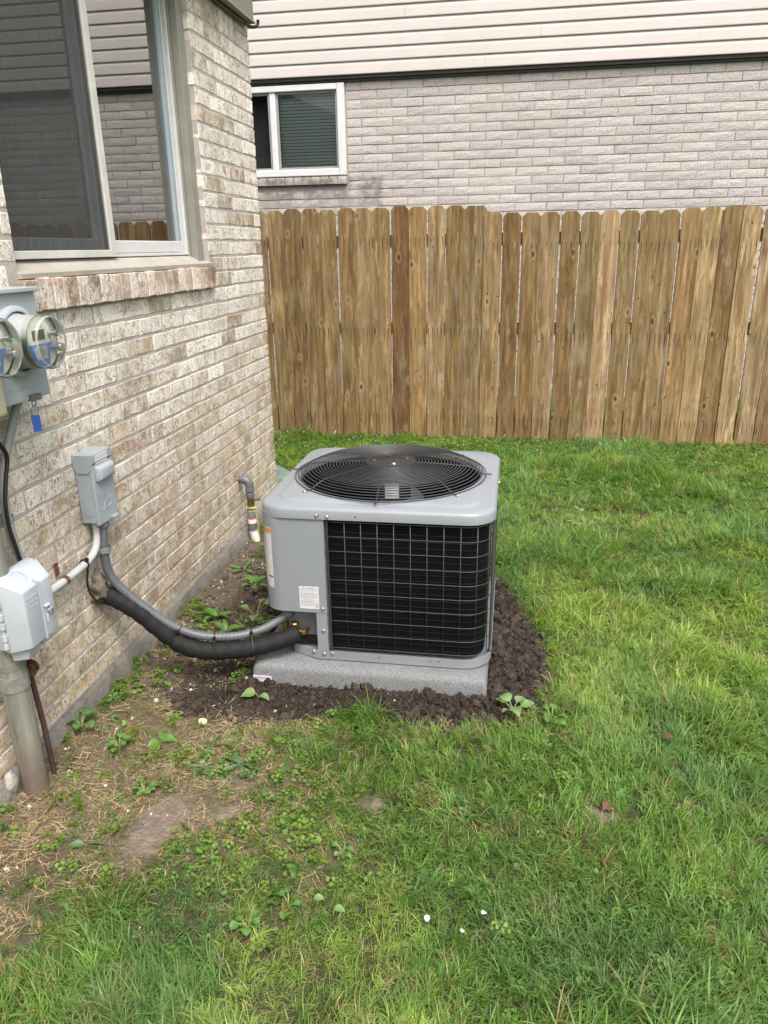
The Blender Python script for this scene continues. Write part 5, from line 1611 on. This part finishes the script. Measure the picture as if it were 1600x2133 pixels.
    x, y, fr = x[k], y[k], fr[k]; n = len(x)
    sz = np.exp(RNG.normal(-5.78, .72, n))*(.8+.55*sst(.9, 1.3, x)); sz = np.clip(sz, .0016, .021)
    t = np.array([.034, .0265, .0215])*(.65+.8*RNG.random((n, 1)))*(1+.9*(1-fr[:, None]))
    rot = RNG.uniform(0, 2*PI, (n, 3))
    scatter('loose_soil', G_clod, np.stack([x, y, gz(x, y)+sz*.35], 1), rot, np.stack([sz]*3, 1), RNG.integers(0, 8, n), t, 'loose dark soil crumbs heaped around the pad', 'soil')
    # ---- little pale stones and chips
    x, y = cand(300, .02, 1.9, .9, 3.5)
    sd = soil_sd(x, y)
    pr = np.where(sd < 0, .35, .16)*sst(1.6, .3, x) + .35*sst(.3, .05, x)
    k = RNG.random(len(x)) < pr
    x, y = x[k], y[k]; n = len(x)
    sz = np.clip(np.exp(RNG.normal(-5.7, .45, n)), .0015, .008)
    t = np.array([.50, .47, .42])*(.5+.7*RNG.random((n, 1)))
    scatter('stone_chips', G_clod, np.stack([x, y, gz(x, y)+.004], 1), RNG.uniform(0, 6, (n, 3)), np.stack([sz]*3, 1), RNG.integers(0, 8, n), t, 'small pale stone chips scattered on the soil near the wall', 'gravel')
    # ---- tiny blue flowers in the far grass
    x, y = cand(26, -.6, 1.8, 5.3, 6.0); n = len(x)
    t = np.array([.40, .38, .62])*(.8+.4*RNG.random((n, 1)))
    sz = .0035+.003*RNG.random(n)
    scatter('blue_flowers', G_clod, np.stack([x, y, gz(x, y)+.045+.02*RNG.random(n)], 1), RNG.uniform(0, 6, (n, 3)), np.stack([sz]*3, 1), RNG.integers(0, 8, n), t, 'tiny pale blue flowers in the grass along the fence', 'flowers')
    print('instances grass', ng)
build_lawn()

# ---- single weeds
M['weed'] = m_leaf('weed_leaf', 'OBJ', (.095, .20, .045), .3)
M['weed_dark'] = m_leaf('weed_leaf_dark', 'OBJ', (.085, .165, .062), .3)
M['weed_pale'] = m_leaf('weed_leaf_pale', 'OBJ', (.17, .27, .10), .35)
M['dry_leaf'] = m_leaf('dry_leaf', 'OBJ', (.12, .066, .038), .15)
M['stalk'] = m_flat('weed_stalk', (.22, .28, .10), .6)
def leaf_mesh(L_, W_, kind, bend, seed):
    rg = random.Random(seed); V = []; F = []
    n = 9
    for i in range(n+1):
        t = i/n
        if kind == 'ovate': w = W_*math.sin(PI*min(1, t**.75))**.9
        elif kind == 'heart': w = W_*(math.sin(PI*t**.55)**.8 if t > .02 else .35)
        elif kind == 'round': w = W_*math.sin(PI*t)**.55*(1+.10*math.cos(i*PI))
        else: w = W_*(.25+.75*t)*(1 if i % 2 else .45)*(1 if t < .95 else .3)     # toothed, dandelion-like
        if i == n: w = W_*.04
        x = L_*(t-.10*t*t*bend); z = L_*bend*(.55*t-.75*t*t)
        for s_ in (-1, -.5, 0, .5, 1):
            V.append((x, s_*w*.5, z+abs(s_)*w*.16+rg.uniform(-.02, .02)*w))
    for i in range(n):
        for j in range(4):
            a = i*5+j; F.append((a, a+5, a+6, a+1))
    me = bpy.data.meshes.new('leaf'); me.from_pydata(V, [], F); me.shade_smooth()
    return me
def weed(x, y, label, leaves, mat='weed', kind='ovate', L_=.05, W_=.028, tilt=.5, stem=.0, seed=0, name='broadleaf_weed', cat='weed', group=None, z=None):
    rg = random.Random(seed)
    zz = float(gz(x, y)) if z is None else z
    root = empty(name, (x, y, zz), label, cat, group)
    for i in range(leaves):
        a = 2*PI*i/leaves+rg.uniform(-.5, .5)
        s_ = rg.uniform(.7, 1.15)
        me = leaf_mesh(L_*s_, W_*s_, kind, rg.uniform(.3, .8), seed*31+i); me.materials.append(M[mat])
        h = stem*rg.uniform(.5, 1.1)
        if stem:
            r0 = stem*rg.uniform(.25, .6)
            tip = (x+r0*math.cos(a), y+r0*math.sin(a), zz+h)
            obj('stalk', MB().tube(catmull([(x, y, zz-.005), (x+r0*.3*math.cos(a), y+r0*.3*math.sin(a), zz+h*.6), tip], 4), .0013, 5), M['stalk'], root)
            o = link('leaf', me, root, (tip[0]-x, tip[1]-y, h))
        else:
            o = link('leaf', me, root, (.004*math.cos(a), .004*math.sin(a), .004))
        o.rotation_euler = (rg.uniform(-.35, .35), -tilt*rg.uniform(.3, 1.2), a)
    return root
weed(.052, 1.815, 'small bright green strawberry-like plant against the footing', 7, 'weed', 'round', .034, .034, .15, .045, 1)
weed(1.385, 2.115, 'broad-leaved weed at the front right of the dark soil', 6, 'weed_pale', 'heart', .044, .036, .1, .05, 2)
weed(1.505, 2.10, 'second broad-leaved weed, in the grass right of the dark soil', 6, 'weed', 'heart', .038, .032, .1, .045, 3)
weed(.530, 2.105, 'single wilted pale leaf on the soil in front of the pad sticker', 2, 'weed_pale', 'heart', .050, .042, -.25, .03, 4)
weed(.298, 1.835, 'pair of cut dark leaves on the straw near the wall', 3, 'weed', 'ovate', .052, .032, .05, 0, 5)
weed(.470, 1.830, 'limp toothed leaves flat on the thin grass below the sagging line', 4, 'weed_dark', 'tooth', .058, .030, .02, 0, 6)
weed(.480, 1.735, 'cluster of limp grey-green leaves in the thin grass', 7, 'weed_dark', 'tooth', .062, .030, .05, 0, 7)
weed(.545, 1.715, 'limp toothed leaves lying over the thin grass right of the bare patch', 6, 'weed_dark', 'tooth', .055, .028, .04, 0, 31)
weed(.36, 1.60, 'patch of small rounded leaves left of the bare patch', 9, 'weed', 'round', .022, .02, .12, .03, 33)
weed(.590, 1.760, 'wide flattened rosette of toothed leaves left of centre', 8, 'weed_dark', 'tooth', .066, .030, .06, 0, 8)
weed(.300, 1.395, 'large dark ovate leaf by the bare patch at lower left', 2, 'weed_dark', 'ovate', .055, .028, .35, 0, 9)
weed(.930, 1.285, 'pale green leaf lying in the grass, upper of two', 1, 'weed_pale', 'ovate', .030, .019, .05, 0, 10, z=.045)
weed(.982, 1.263, 'pale green leaf lying in the grass, lower of two', 1, 'weed_pale', 'ovate', .032, .021, .05, 0, 11, z=.045)
weed(.872, 1.290, 'sprig of small round leaves left of the pale fallen leaves', 4, 'weed', 'round', .019, .017, .1, .04, 12)
weed(.795, 1.222, 'clump of rounded green leaves low on the lawn, left of the white petals', 5, 'weed', 'round', .022, .020, .12, .04, 13)
weed(.962, 1.470, 'small row of pale leaves in mid lawn', 5, 'weed', 'round', .020, .018, .1, .03, 14)
weed(1.715, 1.830, 'spreading dandelion rosette in the right-hand grass', 8, 'weed', 'tooth', .10, .032, .25, 0, 15)
weed(.165, 2.640, 'leafy weed clump under the black line beside the footing', 9, 'weed', 'ovate', .075, .026, .45, 0, 16)
weed(.260, 2.52, 'weed with long leaves in the soil between wall and pad', 6, 'weed', 'ovate', .085, .026, .6, 0, 17)
weed(.240, 2.92, 'bushy weed growing between the wall and the grey panel', 9, 'weed', 'ovate', .06, .028, .4, .05, 18)
weed(.350, 2.62, 'tall thin weed on the soil left of the air conditioner', 4, 'weed_pale', 'heart', .045, .036, .1, .11, 19)
weed(.130, 3.10, 'low weed rosette near the gas pipe', 7, 'weed', 'tooth', .075, .028, .4, 0, 20)
weed(.17, 2.33, 'grassy weed below the black line at the footing', 9, 'weed', 'ovate', .07, .012, .8, 0, 21)
weed(.20, 1.765, 'clump of small round leaves in the straw near the wall', 9, 'weed', 'round', .024, .022, .1, .035, 22)
weed(1.75, 3.85, 'taller pale weed in the lawn right of the air conditioner', 8, 'weed_pale', 'ovate', .05, .03, .2, .12, 23)
# ---- small litter
M['pale'] = m_flat('pale_chip', (.42, .40, .24), .7)
def petal(x, y, z, s_, label, seed, name='petal', cat='petal', mat='petal', group=None):
    me = leaf_mesh(s_, s_*.8, 'round', .5, seed); me.materials.append(M[mat])
    b = bmesh.new(); b.from_mesh(me); bmesh.ops.solidify(b, geom=b.faces[:], thickness=.0008); b.to_mesh(me); b.free()
    o = link(name, me, None, (x, y, z)); o.rotation_euler = (random.uniform(-.3, .3), random.uniform(-.3, .3), random.uniform(0, 6))
    return props(o, label, cat, group)
petal(1.196, 1.285, .042, .016, 'white petal in the foreground grass, left of three', 1, group='white petals')
petal(1.316, 1.305, .042, .016, 'white petal in the foreground grass, right of three', 2, group='white petals')
petal(1.274, 1.252, .040, .011, 'smallest white petal in the foreground grass, lowest of three', 3, group='white petals')
petal(.385, 1.965, .014, .034, 'pale yellowish chip lying at the edge of the soil', 4, 'pale_chip', 'chip', 'pale')
petal(.195, 2.02, .018, .015, 'white shell-like chip on the ground near the footing', 5, 'white_chip', 'chip')
petal(.285, 2.12, .014, .012, 'white chip on the soil below the black line', 6, 'white_chip', 'chip')
petal(.40, 2.04, .014, .011, 'small white chip on the soil in front of the pad', 7, 'white_chip', 'chip')
petal(1.375, 2.20, .03, .024, 'tan flake on the dark soil right of the pad', 8, 'tan_flake', 'flake', 'tape')
petal(1.625, 1.715, .018, .045, 'dark brown dead leaf in a gap of the right-hand grass', 9, 'dead_leaf', 'leaf', 'dry_leaf')
petal(1.86, 2.03, .045, .035, 'curled brown leaf in the grass at the right', 10, 'dead_leaf', 'leaf', 'dry_leaf')
